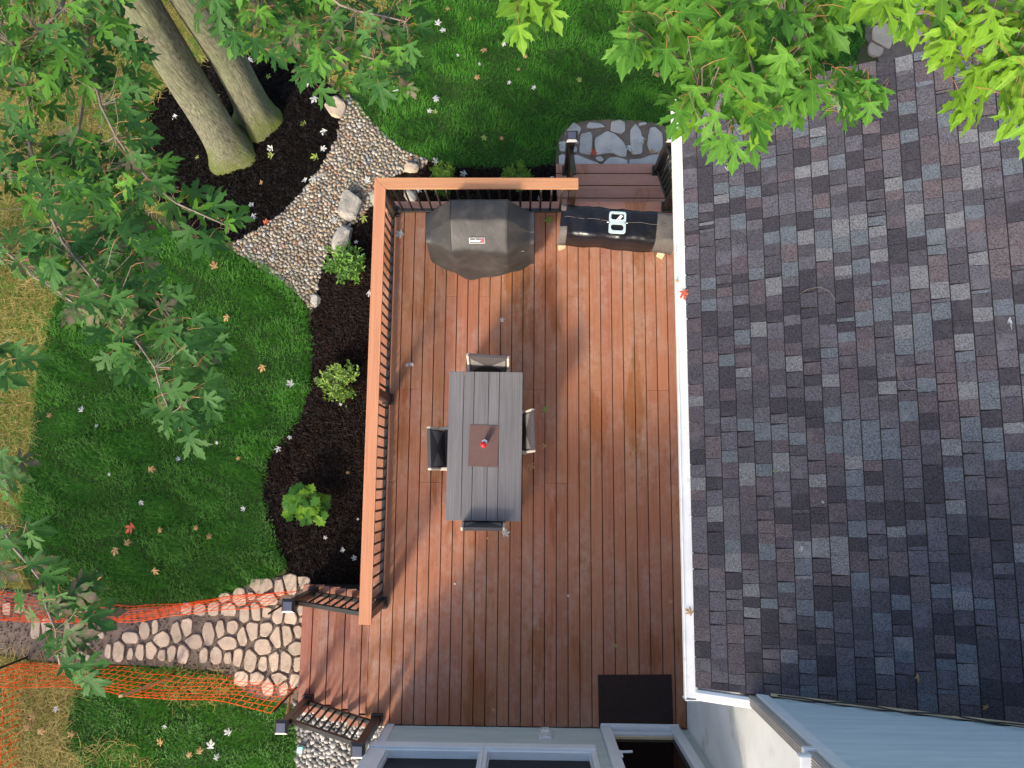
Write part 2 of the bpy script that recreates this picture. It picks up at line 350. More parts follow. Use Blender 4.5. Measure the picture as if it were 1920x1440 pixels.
def parea(p): x, y = p[:, 0], p[:, 1]; return abs(np.dot(x, np.roll(y, 1))-np.dot(y, np.roll(x, 1)))/2
def smooth_poly(p, it=2):
    for _ in range(it):
        q = np.roll(p, -1, 0); p = np.stack([p*.75+q*.25, p*.25+q*.75], 1).reshape(-1, 2)
    return p
def sheet(name, poly, z, mt, parent=None, **p):
    bm = bmesh.new(); f = bm.faces.new([bm.verts.new((a, b, z)) for a, b in poly]); bm.normal_update()
    if f.normal.z < 0: f.normal_flip()
    return link(name, to_me(bm, name), mt, parent, **p)

# ================================================================== THE SETTING
bm = bmesh.new(); bmesh.ops.create_grid(bm, x_segments=1, y_segments=1, size=150)
link('ground', to_me(bm), 'ground', kind='structure')
LAWN_L = smooth_poly(poly_world([(95, 590), (72, 700), (58, 820), (42, 950), (30, 1040), (60, 1100), (150, 1128), (350, 1134), (420, 1118), (470, 1092), (545, 1070),
    (525, 1025), (502, 960), (493, 900), (508, 850), (540, 815), (566, 780), (582, 730), (587, 680), (582, 600), (565, 560), (530, 525), (490, 500), (430, 465), (370, 452), (300, 425), (250, 385), (222, 355), (190, 400), (140, 480)]), 1)
LAWN_T = smooth_poly(poly_world([(760, -160), (735, 0), (690, 70), (650, 180), (690, 225), (722, 258), (765, 290), (810, 304), (870, 316), (960, 314), (1045, 310), (1048, 262), (1072, 236), (1120, 227), (1235, 231), (1262, 240), (1500, 240), (1622, 130), (1625, -160)]), 1)
LAWN_B = smooth_poly(poly_world([(150, 1248), (300, 1250), (430, 1262), (470, 1305), (557, 1315), (556, 1470), (556, 1600), (230, 1600), (165, 1450), (120, 1390), (140, 1300)]), 1)
BED_T = smooth_poly(poly_world([(270, 250), (282, 195), (310, 165), (390, 108), (470, 90), (570, 105), (622, 165), (648, 195), (640, 235), (630, 272), (600, 322), (560, 372), (520, 412), (470, 442), (430, 458), (370, 445), (320, 408), (284, 355)]), 2)
GRAVEL = smooth_poly(poly_world([(640, 180), (662, 182), (690, 220), (722, 255), (765, 288), (806, 300), (796, 316), (750, 326), (716, 338), (705, 362), (690, 398), (655, 425), (628, 445), (612, 482), (600, 522), (594, 555), (588, 586), (568, 560), (532, 528), (490, 502), (428, 464), (470, 440), (520, 410), (560, 370), (600, 320), (630, 270), (640, 230)]), 1)
BED_D = np.array([*poly_world([(806, 302), (870, 316), (960, 314), (1046, 311)]), (.5, 4.0), (.5, 3.4), (-1.7, 3.4), (-1.7, -1.4), *poly_world([(690, 1105), (572, 1102), (540, 1075), (520, 1030), (500, 965), (491, 900), (506, 850), (540, 812), (566, 778), (582, 728), (586, 680), (582, 610), (588, 580), (600, 515), (612, 480), (640, 436), (690, 395), (705, 355), (720, 330)])])
PATH = smooth_poly(poly_world([(600, 1088), (500, 1080), (455, 1100), (410, 1128), (330, 1138), (200, 1142), (60, 1110), (-120, 1095), (-120, 1190), (40, 1235), (160, 1243), (300, 1248), (430, 1258), (455, 1300), (520, 1318), (600, 1318)]), 1)
PATIO = smooth_poly(poly_world([(1040, 330), (1044, 262), (1070, 232), (1130, 224), (1225, 228), (1275, 250), (1280, 330)]), 1)
STRAW_A = poly_world([(-150, -150), (760, -150), (735, 0), (690, 70), (650, 170), (570, 108), (470, 92), (390, 110), (310, 167), (280, 200), (270, 260), (284, 360), (320, 410), (250, 385), (222, 355), (140, 480), (95, 590), (72, 700), (58, 820), (42, 950), (30, 1040), (60, 1105), (-150, 1095)])
STRAW_B = poly_world([(-150, 1195), (40, 1237), (150, 1248), (140, 1300), (120, 1390), (165, 1450), (230, 1600), (-150, 1600)])
PEBB = poly_world([(556, 1318), (640, 1300), (735, 1350), (735, 1600), (556, 1600)])
PATIO2 = smooth_poly(poly_world([(1618, -80), (1622, 125), (1760, 150), (1960, 100), (1960, -80)]), 1)
sheet('straw_ground', STRAW_A, .004, 'strawbed', kind='structure')
sheet('straw_ground', STRAW_B, .004, 'strawbed', kind='structure')
for p in (LAWN_L, LAWN_T, LAWN_B): sheet('lawn', p, .008, 'lawn', kind='structure')
sheet('mulch_bed', BED_T, .012, 'mulch', kind='structure')
sheet('mulch_bed', BED_D, .016, 'mulch', kind='structure')
sheet('gravel_bed', GRAVEL, .02, 'gravelbed', kind='structure')
sheet('gravel_bed', PEBB, .012, 'gravelbed', kind='structure')
path = sheet('stone_path', PATH, .018, 'soil', kind='structure')
patio = sheet('stone_landing', PATIO, .02, 'soil', kind='structure')
patio2 = sheet('stone_path', PATIO2, .02, 'soil', kind='structure')

def stone(poly, mt, parent, h, z0=.0, sm=1):
    """flagstone with rounded top edge, uneven tilt"""
    p = np.array(poly); c = p.mean(0); bm = bmesh.new(); p = smooth_poly(p, sm) if sm else p
    tx, ty = rng.uniform(-.03, .03, 2)
    lay = []
    for s, z in ((1.02, z0), (1.02, z0+h*.8), (.985, z0+h*.96), (.93, z0+h)):
        lay.append([bm.verts.new((c[0]+(a-c[0])*s, c[1]+(b-c[1])*s, z+(tx*(a-c[0])+ty*(b-c[1])+rng.uniform(-.003, .003))*(z > z0))) for a, b in p])
    for A, B in zip(lay, lay[1:]):
        for k in range(len(A)): bm.faces.new((A[k], A[(k+1) % len(A)], B[(k+1) % len(A)], B[k]))
    bm.faces.new(lay[-1]); bmesh.ops.recalc_face_normals(bm, faces=bm.faces)
    return link('stone', to_me(bm, 'stone'), mt, parent)
PS = [(1475,415,55,42),(1580,425,30,40),(1640,405,42,52),(1710,395,34,32),(1355,480,34,52),(1510,490,50,34),(1385,570,28,45),(1445,560,28,52),(1570,575,28,46),(1640,590,32,40),(1290,545,40,34),(1210,540,30,34),(1130,545,30,30),(1060,540,28,30),(1505,560,26,28),(1270,480,28,24),(1420,470,22,20),
 (820,665,25,44),(880,650,16,40),(998,675,28,52),(1055,650,28,48),(1180,680,30,56),(1245,660,22,44),(1315,645,28,32),(1370,690,26,50),(1425,665,32,52),(1500,660,32,35),(1560,700,30,54),(1620,690,30,58),(1678,670,20,32),(740,705,40,28),(915,715,42,38),(1100,725,42,35),(1285,735,45,35),(1485,755,45,40),(1668,765,35,38),
 (490,780,25,44),(618,780,16,34),(675,780,28,48),(740,795,15,28),(797,785,22,38),(858,775,28,46),(918,800,20,28),(972,790,22,40),(1038,795,28,48),(1155,800,20,38),(1222,800,28,42),(1290,815,20,30),(1345,812,25,46),(1415,830,32,58),(1485,850,25,38),(1545,840,28,52),(1612,840,30,58),(1678,850,20,40),
 (1365,935,38,36),(1450,930,38,30),(1575,935,40,33),(1515,975,30,46),(1600,985,22,38),(1662,945,25,35),(1700,560,20,30),(1705,600,16,20),(560,690,30,16),(50,540,20,30),(120,540,25,25),(210,650,25,48),(270,640,25,40),(420,690,25,25),(330,560,28,30),(440,560,26,26)]
def clip_half(pg, a, n_):                  # keep the side of the line through a where (p-a).n <= 0
    out = []
    for k in range(len(pg)):
        p, q = pg[k], pg[(k+1) % len(pg)]; dp, dq = (p-a)@n_, (q-a)@n_
        if dp <= 0: out.append(p)
        if (dp < 0) != (dq < 0) and abs(dp-dq) > 1e-9: out.append(p+(q-p)*(dp/(dp-dq)))
    return out
def fitted_stones(lst, conv, gap, mt, parent, grow, h0=.035, h1=.055, z0=0):
    """neighbouring stones share straight joints, as hand-fitted paving does"""
    cen = [np.array(conv(cx, cy)) for cx, cy, _, _ in lst]; rad = []
    for c, (cx, cy, rx, ry) in zip(cen, lst): rad.append(np.array([abs(conv(cx+rx, cy)[0]-c[0]), abs(conv(cx, cy+ry)[1]-c[1])])*grow)
    for i, (c, r) in enumerate(zip(cen, rad)):
        n = 11; a0 = rng.uniform(0, 6.28); pg = []
        for k in range(n):
            a = a0+2*math.pi*(k+rng.uniform(-.3, .3))/n; e = np.array([np.sign(math.cos(a))*abs(math.cos(a))**.75, np.sign(math.sin(a))*abs(math.sin(a))**.75]); pg.append(c+r*e*rng.uniform(.88, 1.06))
        for j, (c2, r2) in enumerate(zip(cen, rad)):
            d = c2-c; L = np.linalg.norm(d)
            if j == i or L > .7 or L < 1e-4: continue
            u = d/L; e1 = 1/np.linalg.norm(u/r); e2 = 1/np.linalg.norm(u/r2); t_ = L*e1/(e1+e2)-gap/2
            th = rng.uniform(-.12, .12); pg = clip_half(pg, c+u*t_, np.array([u[0]*math.cos(th)-u[1]*math.sin(th), u[0]*math.sin(th)+u[1]*math.cos(th)]))
            if len(pg) < 3: break
        if len(pg) < 3: continue
        q_ = np.array(pg); stone(np.stack([q_*.86+np.roll(q_, -1, 0)*.14, q_*.14+np.roll(q_, -1, 0)*.86], 1).reshape(-1, 2), mt, parent, rng.uniform(h0, h1), z0, 0)
fitted_stones(PS, lambda a, b: G(a/3, 960+b/3)[:2], .032, 'stone', path, 1.22)
PT = [[(275,215),(380,80),(465,150),(465,190),(410,260),(280,235)],[(555,120),(580,80),(720,95),(775,135),(640,155),(560,150)],[(870,75),(970,50),(1035,90),(1030,190),(985,225),(860,190)],
 [(1110,190),(1175,105),(1235,190),(1255,300),(1250,470),(1130,480),(1110,300)],[(1365,160),(1430,150),(1500,220),(1515,300),(1510,440),(1370,470),(1330,360),(1340,260)],[(475,240),(590,210),(615,260),(605,480),(580,490),(460,460)],
 [(665,300),(810,210),(900,240),(1000,330),(1050,420),(1040,510),(960,510),(880,470),(760,480),(680,500)],[(375,510),(430,500),(600,570),(690,600),(690,650),(370,650)],[(770,600),(850,535),(930,530),(1060,570),(1060,650),(770,650)],
 [(1105,560),(1250,550),(1380,500),(1530,480),(1500,650),(1105,650)],[(190,340),(275,320),(265,450),(200,440)],[(190,520),(240,490),(300,540),(300,640),(200,640)],[(660,530),(720,515),(765,560),(730,590),(680,570)],[(1215,95),(1300,85),(1310,110),(1215,125)],[(300,380),(420,400),(415,460),(310,450)]]
for pg in PT:
    q_ = np.array([G(1020+a/6.857, 220+b/6.857)[:2] for a, b in pg]); q_ = q_.mean(0)+(q_-q_.mean(0))*1.07
    stone(np.stack([q_*.88+np.roll(q_, -1, 0)*.12, q_*.12+np.roll(q_, -1, 0)*.88], 1).reshape(-1, 2), 'stoneg', patio, rng.uniform(.035, .05), .004, 0)
fitted_stones([(1060,90,46,56),(1120,215,50,76),(1220,190,34,36),(1080,285,40,38),(1120,10,40,45),(1310,60,50,45),(1300,170,40,40),(1420,230,60,40),(1500,90,60,50),(1220,60,40,45),(1640,70,60,50),(1180,-60,60,50),(1400,-50,60,50)], lambda a, b: G(1280+a/3, b/3)[:2], .04, 'stone', patio2, 1.15, .04, .055, .004)
# ---- pebbles, chips, blades, straw: nobody could count them
def ico(sub=1):
    bm = bmesh.new(); bmesh.ops.create_icosphere(bm, subdivisions=sub, radius=1); v = np.array([q.co[:] for q in bm.verts]); f = np.array([[q.index for q in p.verts] for p in bm.faces]); bm.free(); return v, f
ICO = ico(1); ICO2 = ico(2)
def pebbles(name, poly, r0, r1, z, mt, dens, label):
    pts = sample(poly, int(parea(poly)*dens)); n = len(pts); cell = {}; keep = []
    rad = rng.uniform(0, 1, n)**1.8*(r1-r0)+r0
    order = np.argsort(-rad)
    for i in order:
        x, y = pts[i]; ci, cj = int(x/.06), int(y/.06); ok = True
        for a in range(ci-1, ci+2):
            for b in range(cj-1, cj+2):
                for k in cell.get((a, b), ()):
                    if (pts[k][0]-x)**2+(pts[k][1]-y)**2 < ((rad[k]+rad[i])*.68)**2: ok = False
        if ok: cell.setdefault((ci, cj), []).append(i); keep.append(i)
    V, T = [], []; bv, bf = ICO2 if r1 > .05 else ICO
    bv, bf = ICO
    for q, i in enumerate(keep):
        s = rad[i]*np.array([rng.uniform(.9, 1.5), rng.uniform(.75, 1.0), rng.uniform(.35, .6)])
        v = bv*s*(1+rng.uniform(-.16, .16, (len(bv), 1))); a = rng.uniform(0, 6.28); ca, sa = math.cos(a), math.sin(a)
        v = np.stack([v[:, 0]*ca-v[:, 1]*sa, v[:, 0]*sa+v[:, 1]*ca, v[:, 2]+v[:, 0]*rng.uniform(-.25, .25)], 1)+[pts[i][0], pts[i][1], z+s[2]*.5]
        V.append(v); T.append(bf+q*len(bv))
    o = link(name, mesh_np(name, np.vstack(V), np.vstack(T), True), mt, kind='stuff'); tag(o, label, 'gravel'); return o
pebbles('river_pebbles', GRAVEL, .011, .036, .02, 'pebble', 11000, 'mixed tan river pebbles filling the dry creek bed')
pebbles('grey_pebbles', PEBB, .012, .042, .012, 'pebbleg', 9000, 'grey pebbles beside the sunroom corner and deck steps')
def chips(name, poly, n, z, mt, label, holes=(), smax=.035):
    pts = sample(poly, n, holes); n = len(pts); pts = pts+rng.normal(0, .02, pts.shape); L = rng.uniform(.008, smax, n); W = rng.uniform(.003, .009, n); a = rng.uniform(0, 6.28, n); hz = rng.uniform(.002, .014, n)
    ca, sa = np.cos(a), np.sin(a); loc = np.array([[-1, -1, 0], [1, -1, 0], [1, 1, 0], [-1, 1, 0], [-.8, 0, 1], [.8, 0, 1]])
    V = np.zeros((n, 6, 3)); X = loc[None, :, 0]*L[:, None]; Y = loc[None, :, 1]*W[:, None]
    V[:, :, 0] = X*ca[:, None]-Y*sa[:, None]+pts[:, None, 0]; V[:, :, 1] = X*sa[:, None]+Y*ca[:, None]+pts[:, None, 1]
    tl = rng.uniform(-.35, .35, n); V[:, :, 2] = z+loc[None, :, 2]*hz[:, None]+X*tl[:, None]+rng.uniform(0, .012, n)[:, None]
    f = np.array([[0, 1, 5], [0, 5, 4], [2, 3, 4], [2, 4, 5], [1, 2, 5], [3, 0, 4]])
    T = (f[None]+6*np.arange(n)[:, None, None]).reshape(-1, 3)
    o = link(name, mesh_np(name, V.reshape(-1, 3), T), mt, kind='stuff'); tag(o, label, 'mulch'); return o
chips('bark_mulch', BED_T, 14000, .014, 'chip', 'black bark mulch round the two trunks')
chips('bark_mulch', BED_D, 22000, .018, 'chipb', 'dark brown bark mulch in the shrub bed along the deck', (GRAVEL,))
chips('soil_crumbs', PATH, 3000, .018, palette_mat('soil_crumb', [(.08, .06, .045), (.15, .11, .085), (.2, .16, .13)], .95), 'brown crumbs of soil between the path stones', smax=.016)
def blades(name, poly, dens, mt, label, h0=.045, h1=.085, holes=(), soft=.0):
    n = int(parea(poly)*dens); pts = sample(poly, n, holes); n = len(pts); pts = pts+rng.normal(0, .022, pts.shape)
    # clumps lean the same way
    fx = np.sin(pts[:, 0]*5.1+1.3*np.sin(pts[:, 1]*4.3))+np.sin(pts[:, 1]*7.7+pts[:, 0]*2.1); ang = fx*1.7+rng.normal(0, .9, n)
    hgt = rng.uniform(h0, h1, n)*(1+.25*np.sin(pts[:, 0]*3.3+2*np.sin(pts[:, 1]*2.6))); lean = rng.uniform(.35, 1.15, n)*hgt; w = rng.uniform(.0022, .0042, n)
    dx, dy = np.cos(ang), np.sin(ang); V = np.zeros((n, 5, 3)); B = np.stack([pts[:, 0], pts[:, 1], np.full(n, .006)], 1); D = np.stack([dx, dy, 0*dx], 1); S = np.stack([-dy, dx, 0*dx], 1)
    V[:, 0] = B-S*w[:, None]; V[:, 1] = B+S*w[:, None]
    mid = B+D*(lean*.35)[:, None]+np.array([0, 0, 1])*(hgt*.62)[:, None]; V[:, 2] = mid+S*(w*.8)[:, None]; V[:, 3] = mid-S*(w*.8)[:, None]
    V[:, 4] = B+D*lean[:, None]+np.array([0, 0, 1])*(hgt*rng.uniform(.8, 1.0, n))[:, None]
    f = np.array([[0, 1, 2], [0, 2, 3], [3, 2, 4]]); T = (f[None]+5*np.arange(n)[:, None, None]).reshape(-1, 3)
    o = link(name, mesh_np(name, V.reshape(-1, 3), T), mt, kind='stuff'); tag(o, label, 'grass'); return o
blades('grass', LAWN_L, 4200, 'grass', 'green grass of the kidney-shaped lawn beside the shrub bed')
blades('grass', LAWN_T, 3400, 'grass', 'green grass of the lawn behind the covered grill')
blades('grass', LAWN_B, 3400, 'grass', 'green grass of the lawn between orange mesh and grey pebbles', .05, .1)
def straw(name, poly, n, label, zz=.05):
    pts = sample(poly, n); n = len(pts); a = rng.uniform(0, 6.28, n); L = rng.uniform(.06, .28, n); w = rng.uniform(.0015, .0034, n); k = rng.normal(0, 1.6, n)
    V = np.zeros((n, 8, 3)); z0 = rng.uniform(.006, zz, n); tilt = rng.uniform(-.18, .18, n)
    p = pts.copy(); 
    for s in range(4):
        aa = a+k*(s-1.5)*.28; d = np.stack([np.cos(aa), np.sin(aa)], 1); q = np.stack([-d[:, 1], d[:, 0]], 1)
        zc = np.maximum(.005, z0+tilt*L*(s/3-.5))+.012*np.sin(s*1.05)
        V[:, 2*s, :2] = p-q*w[:, None]; V[:, 2*s+1, :2] = p+q*w[:, None]; V[:, 2*s, 2] = zc; V[:, 2*s+1, 2] = zc+rng.uniform(-.002, .002, n)
        p = p+d*(L/3)[:, None]
    f = np.array([[0, 1, 3, 2], [2, 3, 5, 4], [4, 5, 7, 6]]); T = (f[None]+8*np.arange(n)[:, None, None]).reshape(-1, 4)
    o = link(name, mesh_np(name, V.reshape(-1, 3), T), 'straw', kind='stuff'); tag(o, label, 'straw'); return o
straw('straw', STRAW_A, 26000, 'loose golden straw beneath the maple leaves')
straw('straw', STRAW_B, 9000, 'loose golden straw beside the low orange mesh fence')
straw('straw', poly_world([(150, 1395), (235, 1385), (290, 1430), (300, 1600), (150, 1600)]), 900, 'golden straw tuft strewn over the grass edge', .08)
straw('straw', poly_world([(290, 1248), (420, 1255), (440, 1310), (330, 1330)]), 260, 'thin straw strewn under the orange mesh', .05)
blades('weeds', STRAW_A, 750, 'grass', 'sparse green weeds coming up through the straw', .05, .12)
blades('weeds', STRAW_B, 260, 'grass', 'sparse green weeds by the mesh fence corner', .05, .12)

# ================================================================== DECK
def board(name, x0, x1, y0, y1, z, th, mt, parent, **p):
    return boxo(name, ((x0+x1)/2, (y0+y1)/2, z-th/2), (x1-x0, y1-y0, th), mt, parent, bev=.003, **p)
deck = thing('deck', 'reddish brown composite board deck between railing and shingled house', 'deck')
SP = .1445; GX = .4045; DECK_L = GX-16*SP; DECK_R = 1.975; YB, YT = -2.95, 3.545
joints = [2.39, 1.16, -.03, None]
k = -16; pat = [0, 3, 2, 1, 2, 3, 1, 0, 2, 1, 3]
while GX+k*SP < DECK_R-.02:
    x0 = GX+k*SP+.0048; x1 = min(GX+(k+1)*SP-.0048, DECK_R); j = joints[pat[(k*5+90) % len(pat)]]
    top = YT
    ys = [YB, top] if j is None else [YB, j, top]
    for a, b in zip(ys, ys[1:]): board('deck_board', x0, x1, a+.0012, b-.0012, DZ, .025, 'deck', deck)
    k += 1
board('border_board', DECK_L+.003, .455, YT+.005, 3.69, DZ, .025, 'deckx_shade_lift', deck)
board('border_board', .46, 1.97, YT+.005, 3.69, DZ, .025, 'deckx_shade_lift', deck)
bm = bmesh.new(); box(bm, ((DECK_L+DECK_R)/2+.02, .37, DZ-.2), (DECK_R-DECK_L-.06, 6.58, .3)); link('joist_frame', to_me(bm), 'under', deck)
board('fascia', DECK_L+.002, DECK_L+.022, -1.42, 3.688, DZ-.028, .24, 'tread', deck)
board('fascia', DECK_L+.024, .44, 3.667, 3.687, DZ-.028, .24, 'deckx_shade_lift', deck)
for y in (-1.2, .4, 2, 3.5): boxo('support_post', (DECK_L+.12, y, (DZ-.3)/2), (.09, .09, DZ-.3), 'under', deck)

# left stairs: four treads down to the stone path
ls = thing('steps', 'wide composite steps from deck down to the fenced stone path', 'stairs', (-2.4, -2.2, 0))
def kid(o, parent):                        # parent keeping world place
    o.parent = parent; o.location = Vector(o.location)-Vector(parent.location); return o
SY0, SY1 = -3.03, -1.40
for i in range(4):
    z = DZ-.165*(i+1); xf = DECK_L-.01-.257*(i+1); xb = xf+.285
    kid(boxo('tread', (xf+.07, (SY0+SY1)/2, z-.0125), (.14, SY1-SY0, .025), 'tread'), ls)
    kid(boxo('tread', (xf+.219, (SY0+SY1)/2+.075, z-.0125), (.136, SY1-SY0-.16, .025), 'tread'), ls)
    kid(boxo('tread_return', (xf+.219, SY0+.066, z-.0125), (.136, .132, .025), 'tread'), ls)
    kid(boxo('tread_support', (xf+.15, (SY0+SY1)/2, z-.033), (.26, SY1-SY0-.08, .012), 'under'), ls)
    kid(boxo('riser', (xf+.03, (SY0+SY1)/2, z-.11), (.018, SY1-SY0-.03, .13), 'tread'), ls)
    kid(boxo('stringer', (xf+.15, SY1-.03, (z-.03)/2), (.26, .03, z-.03), 'under'), ls)
    kid(boxo('stringer', (xf+.15, SY0+.03, (z-.03)/2), (.26, .03, z-.03), 'under'), ls)
kid(boxo('riser', (DECK_L-.012, (SY0+SY1)/2, DZ-.085), (.016, SY1-SY0-.03, .11), 'tread'), ls)
# upper stairs: three treads to the grey landing
us = thing('steps', 'composite steps from deck down to the grey flagstone landing', 'stairs', (1.2, 4.1, 0))
UX0, UX1 = .43, 1.92
for i in range(3):
    z = DZ-.205*(i+1); yf = 3.70+.268*(i+1)
    kid(boxo('tread', ((UX0+UX1)/2, yf-.07, z-.0125), (UX1-UX0, .14, .025), 'deckx_shade_lift'), us)
    kid(boxo('tread', ((UX0+UX1)/2, yf-.219, z-.0125), (UX1-UX0, .136, .025), 'deckx_shade_lift'), us)
    kid(boxo('tread_support', ((UX0+UX1)/2, yf-.15, z-.033), (UX1-UX0-.08, .26, .012), 'under'), us)
    kid(boxo('riser', ((UX0+UX1)/2, yf-.03, z-.13), (UX1-UX0-.03, .018, .18), 'deckx_shade_lift'), us)
    for x in (UX0+.03, UX1-.03): kid(boxo('stringer', (x, yf-.15, (z-.03)/2), (.03, .26, z-.03), 'under'), us)

# ---------------------------------------------------------------- railings
def post(parent, x, y, z0, z1, cap=False, w=.095):
    p = kid(boxo('post', (x, y, (z0+z1)/2), (w, w, z1-z0), 'black', bev=.004), parent)
    b = boxo('post_base', (0, 0, -(z1-z0)/2+.03), (w+.045, w+.045, .055), 'black', p, bev=.006)
    if cap:
        bm = bmesh.new(); s = w/2+.03
        lo = [bm.verts.new((a*s, b_*s, 0)) for a, b_ in ((-1, -1), (1, -1), (1, 1), (-1, 1))]; mi = [bm.verts.new((q.co.x, q.co.y, .03)) for q in lo]; hi = [bm.verts.new((q.co.x*.68, q.co.y*.68, .055)) for q in lo]
        for A, B in ((lo, mi), (mi, hi)):
            for k in range(4): bm.faces.new((A[k], A[(k+1) % 4], B[(k+1) % 4], B[k]))
        bm.faces.new(lo[::-1]); bm.faces.new(hi)
        c = link('post_cap', to_me(bm), 'black', p); c.location = (0, 0, (z1-z0)/2)
        boxo('solar_panel', (0, 0, .057), (s*1.3, s*1.3, .006), 'solar', c, bev=.001)
        bm = bmesh.new(); vs_ = [bm.verts.new(q) for q in ((-s*1.0, -s*1.002, .03), (s*1.0, -s*1.002, .03), (s*.69, -s*.69, .057), (-s*.69, -s*.69, .057))]; bm.faces.new(vs_)
        r = bmesh.ops.extrude_face_region(bm, geom=bm.faces[:]); bmesh.ops.translate(bm, verts=[v for v in r['geom'] if isinstance(v, bmesh.types.BMVert)], vec=(0, -.003, .003))
        link('cap_bevel', to_me(bm), 'capsilver', c)
    return p
bal_me = None
def baluster(parent, x, y, z0, z1):
    global bal_me
    if bal_me is None:
        bm = bmesh.new(); bmesh.ops.create_cone(bm, segments=8, radius1=.0145, radius2=.0145, depth=1, cap_ends=True); bal_me = to_me(bm, 'baluster', True); bal_me.materials.append(M['black'])
    o = bpy.data.objects.new('baluster', bal_me); col.objects.link(o); o.location = (x, y, (z0+z1)/2); o.scale = (1, 1, z1-z0); kid(o, parent); return o
RX, RY = -1.757, 3.535; CT = DZ+.95
rail = thing('deck_railing', 'black baluster railing with orange-brown cap along the deck corner by grill', 'railing', (RX, RY, DZ))
def cap_piece(pts, mt):
    bm = bmesh.new(); lo = [bm.verts.new((a-RX, b-RY, CT-.026-DZ)) for a, b in pts]; f = bm.faces.new(lo); bm.normal_update()
    if f.normal.z > 0: f.normal_flip()
    r = bmesh.ops.extrude_face_region(bm, geom=[f]); bmesh.ops.translate(bm, verts=[v for v in r['geom'] if isinstance(v, bmesh.types.BMVert)], vec=(0, 0, .026))
    bmesh.ops.recalc_face_normals(bm, faces=bm.faces); bmesh.ops.bevel(bm, geom=bm.edges[:], offset=.003, segments=1, affect='EDGES', profile=.5)
    link('cap_rail', to_me(bm), mt, rail)
W2 = .07
cap_piece([(RX-W2, -1.597), (RX+W2, -1.597), (RX+W2, RY-W2-.001), (RX-W2, RY+W2-.001)], 'cap')
cap_piece([(RX-W2+.002, RY+W2), (RX+W2+.002, RY-W2), (.628, RY-W2), (.628, RY+W2)], 'capx')
for y in (RY, 1.021, -1.515): post(rail, RX, y, DZ, CT-.028)
post(rail, .575, RY, DZ, CT-.028)
for a, b in ((RY, 1.021), (1.021, -1.515)):
    for z in (DZ+.075, CT-.06): kid(boxo('rail_bar', (RX, (a+b)/2, z), (.045, abs(a-b)-.095, .045), 'black'), rail)
    n = round((a-b)/.127)
    for i in range(1, n): baluster(rail, RX, a+(b-a)*i/n, DZ+.09, CT-.08)
for z in (DZ+.075, CT-.06): kid(boxo('rail_bar', ((RX+.575)/2, RY, z), (.575-RX-.095, .045, .045), 'black'), rail)
for i in range(1, 18): baluster(rail, RX+(.575-RX)*i/18, RY, DZ+.09, CT-.08)
def stair_rail(label, top, bot, zt, zb, n, axis, top_post=True, topcap=False):
    r = thing('stair_railing', label, 'railing', (bot[0], bot[1], zb))
    post(r, bot[0], bot[1], zb, zb+1.02, True)
    if top_post: post(r, top[0], top[1], zt, zt+(1.0 if topcap else .93), topcap)
    off = Vector((top[0]-bot[0], top[1]-bot[1], 0)).normalized()*.05
    A = Vector((*bot, zb))+off; B = Vector((*top, zt))-off
    for h in (.13, .84):
        o = beamo('rail_bar', A+Vector((0, 0, h)), B+Vector((0, 0, h)), .05, .05, 'black'); kid(o, r)
    for i in range(1, n):
        q = A.lerp(B, i/n); baluster(r, q.x, q.y, q.z+.13, q.z+.83)
    return r
zl = DZ-.66
stair_rail('black stair railing beside the shrub bed, ending under orange cap rail', (RX, -1.50), (-2.80, -1.50), DZ, zl, 8, 'x', False)
stair_rail('black stair railing with two capped posts, beside grey pebbles', (-1.77, -2.885), (-2.81, -2.868), DZ, zl, 9, 'x', True, True)
stair_rail('black stair railing between grill and grey flagstone landing', (.585, 3.66), (.585, 4.388), DZ, DZ-.615, 6, 'y', False)
stair_rail('black stair railing against the gutter side of landing steps', (1.865, 3.60), (1.865, 4.388), DZ, DZ-.615, 6, 'y', True, False)

# ================================================================== HOUSE
house = thing('house', 'house with grey asphalt shingle roof, white gutter and pale siding', 'house')
SL = 5/12; CS = 1/math.sqrt(1+SL*SL); EX = 1.528; EZ = DZ+2.5+SL*(EX-1.45); WX = 1.985; WY = -1.795; RTOP = 3.71
def roofz(x): return EZ+SL*(x-EX)
nrm = Vector((-SL, 0, 1)).normalized(); along = Vector((1, 0, SL)).normalized()
RXE = 5.6
bm = bmesh.new()
q = [(EX, WY+.004), (RXE, WY+.004), (RXE, RTOP-.03), (EX, RTOP-.03)]
lo = [bm.verts.new((a, b, roofz(a)-.16)) for a, b in q]; hi = [bm.verts.new((a, b, roofz(a)-.012)) for a, b in q]
for k in range(4): bm.faces.new((lo[k], lo[(k+1) % 4], hi[(k+1) % 4], hi[k]))
bm.faces.new(lo[::-1]); bm.faces.new(hi)
roof = link('roof', to_me(bm), 'under', house)
M['asphalt'] = mat('asphalt_edge', (.008, .008, .009), rough=.9)
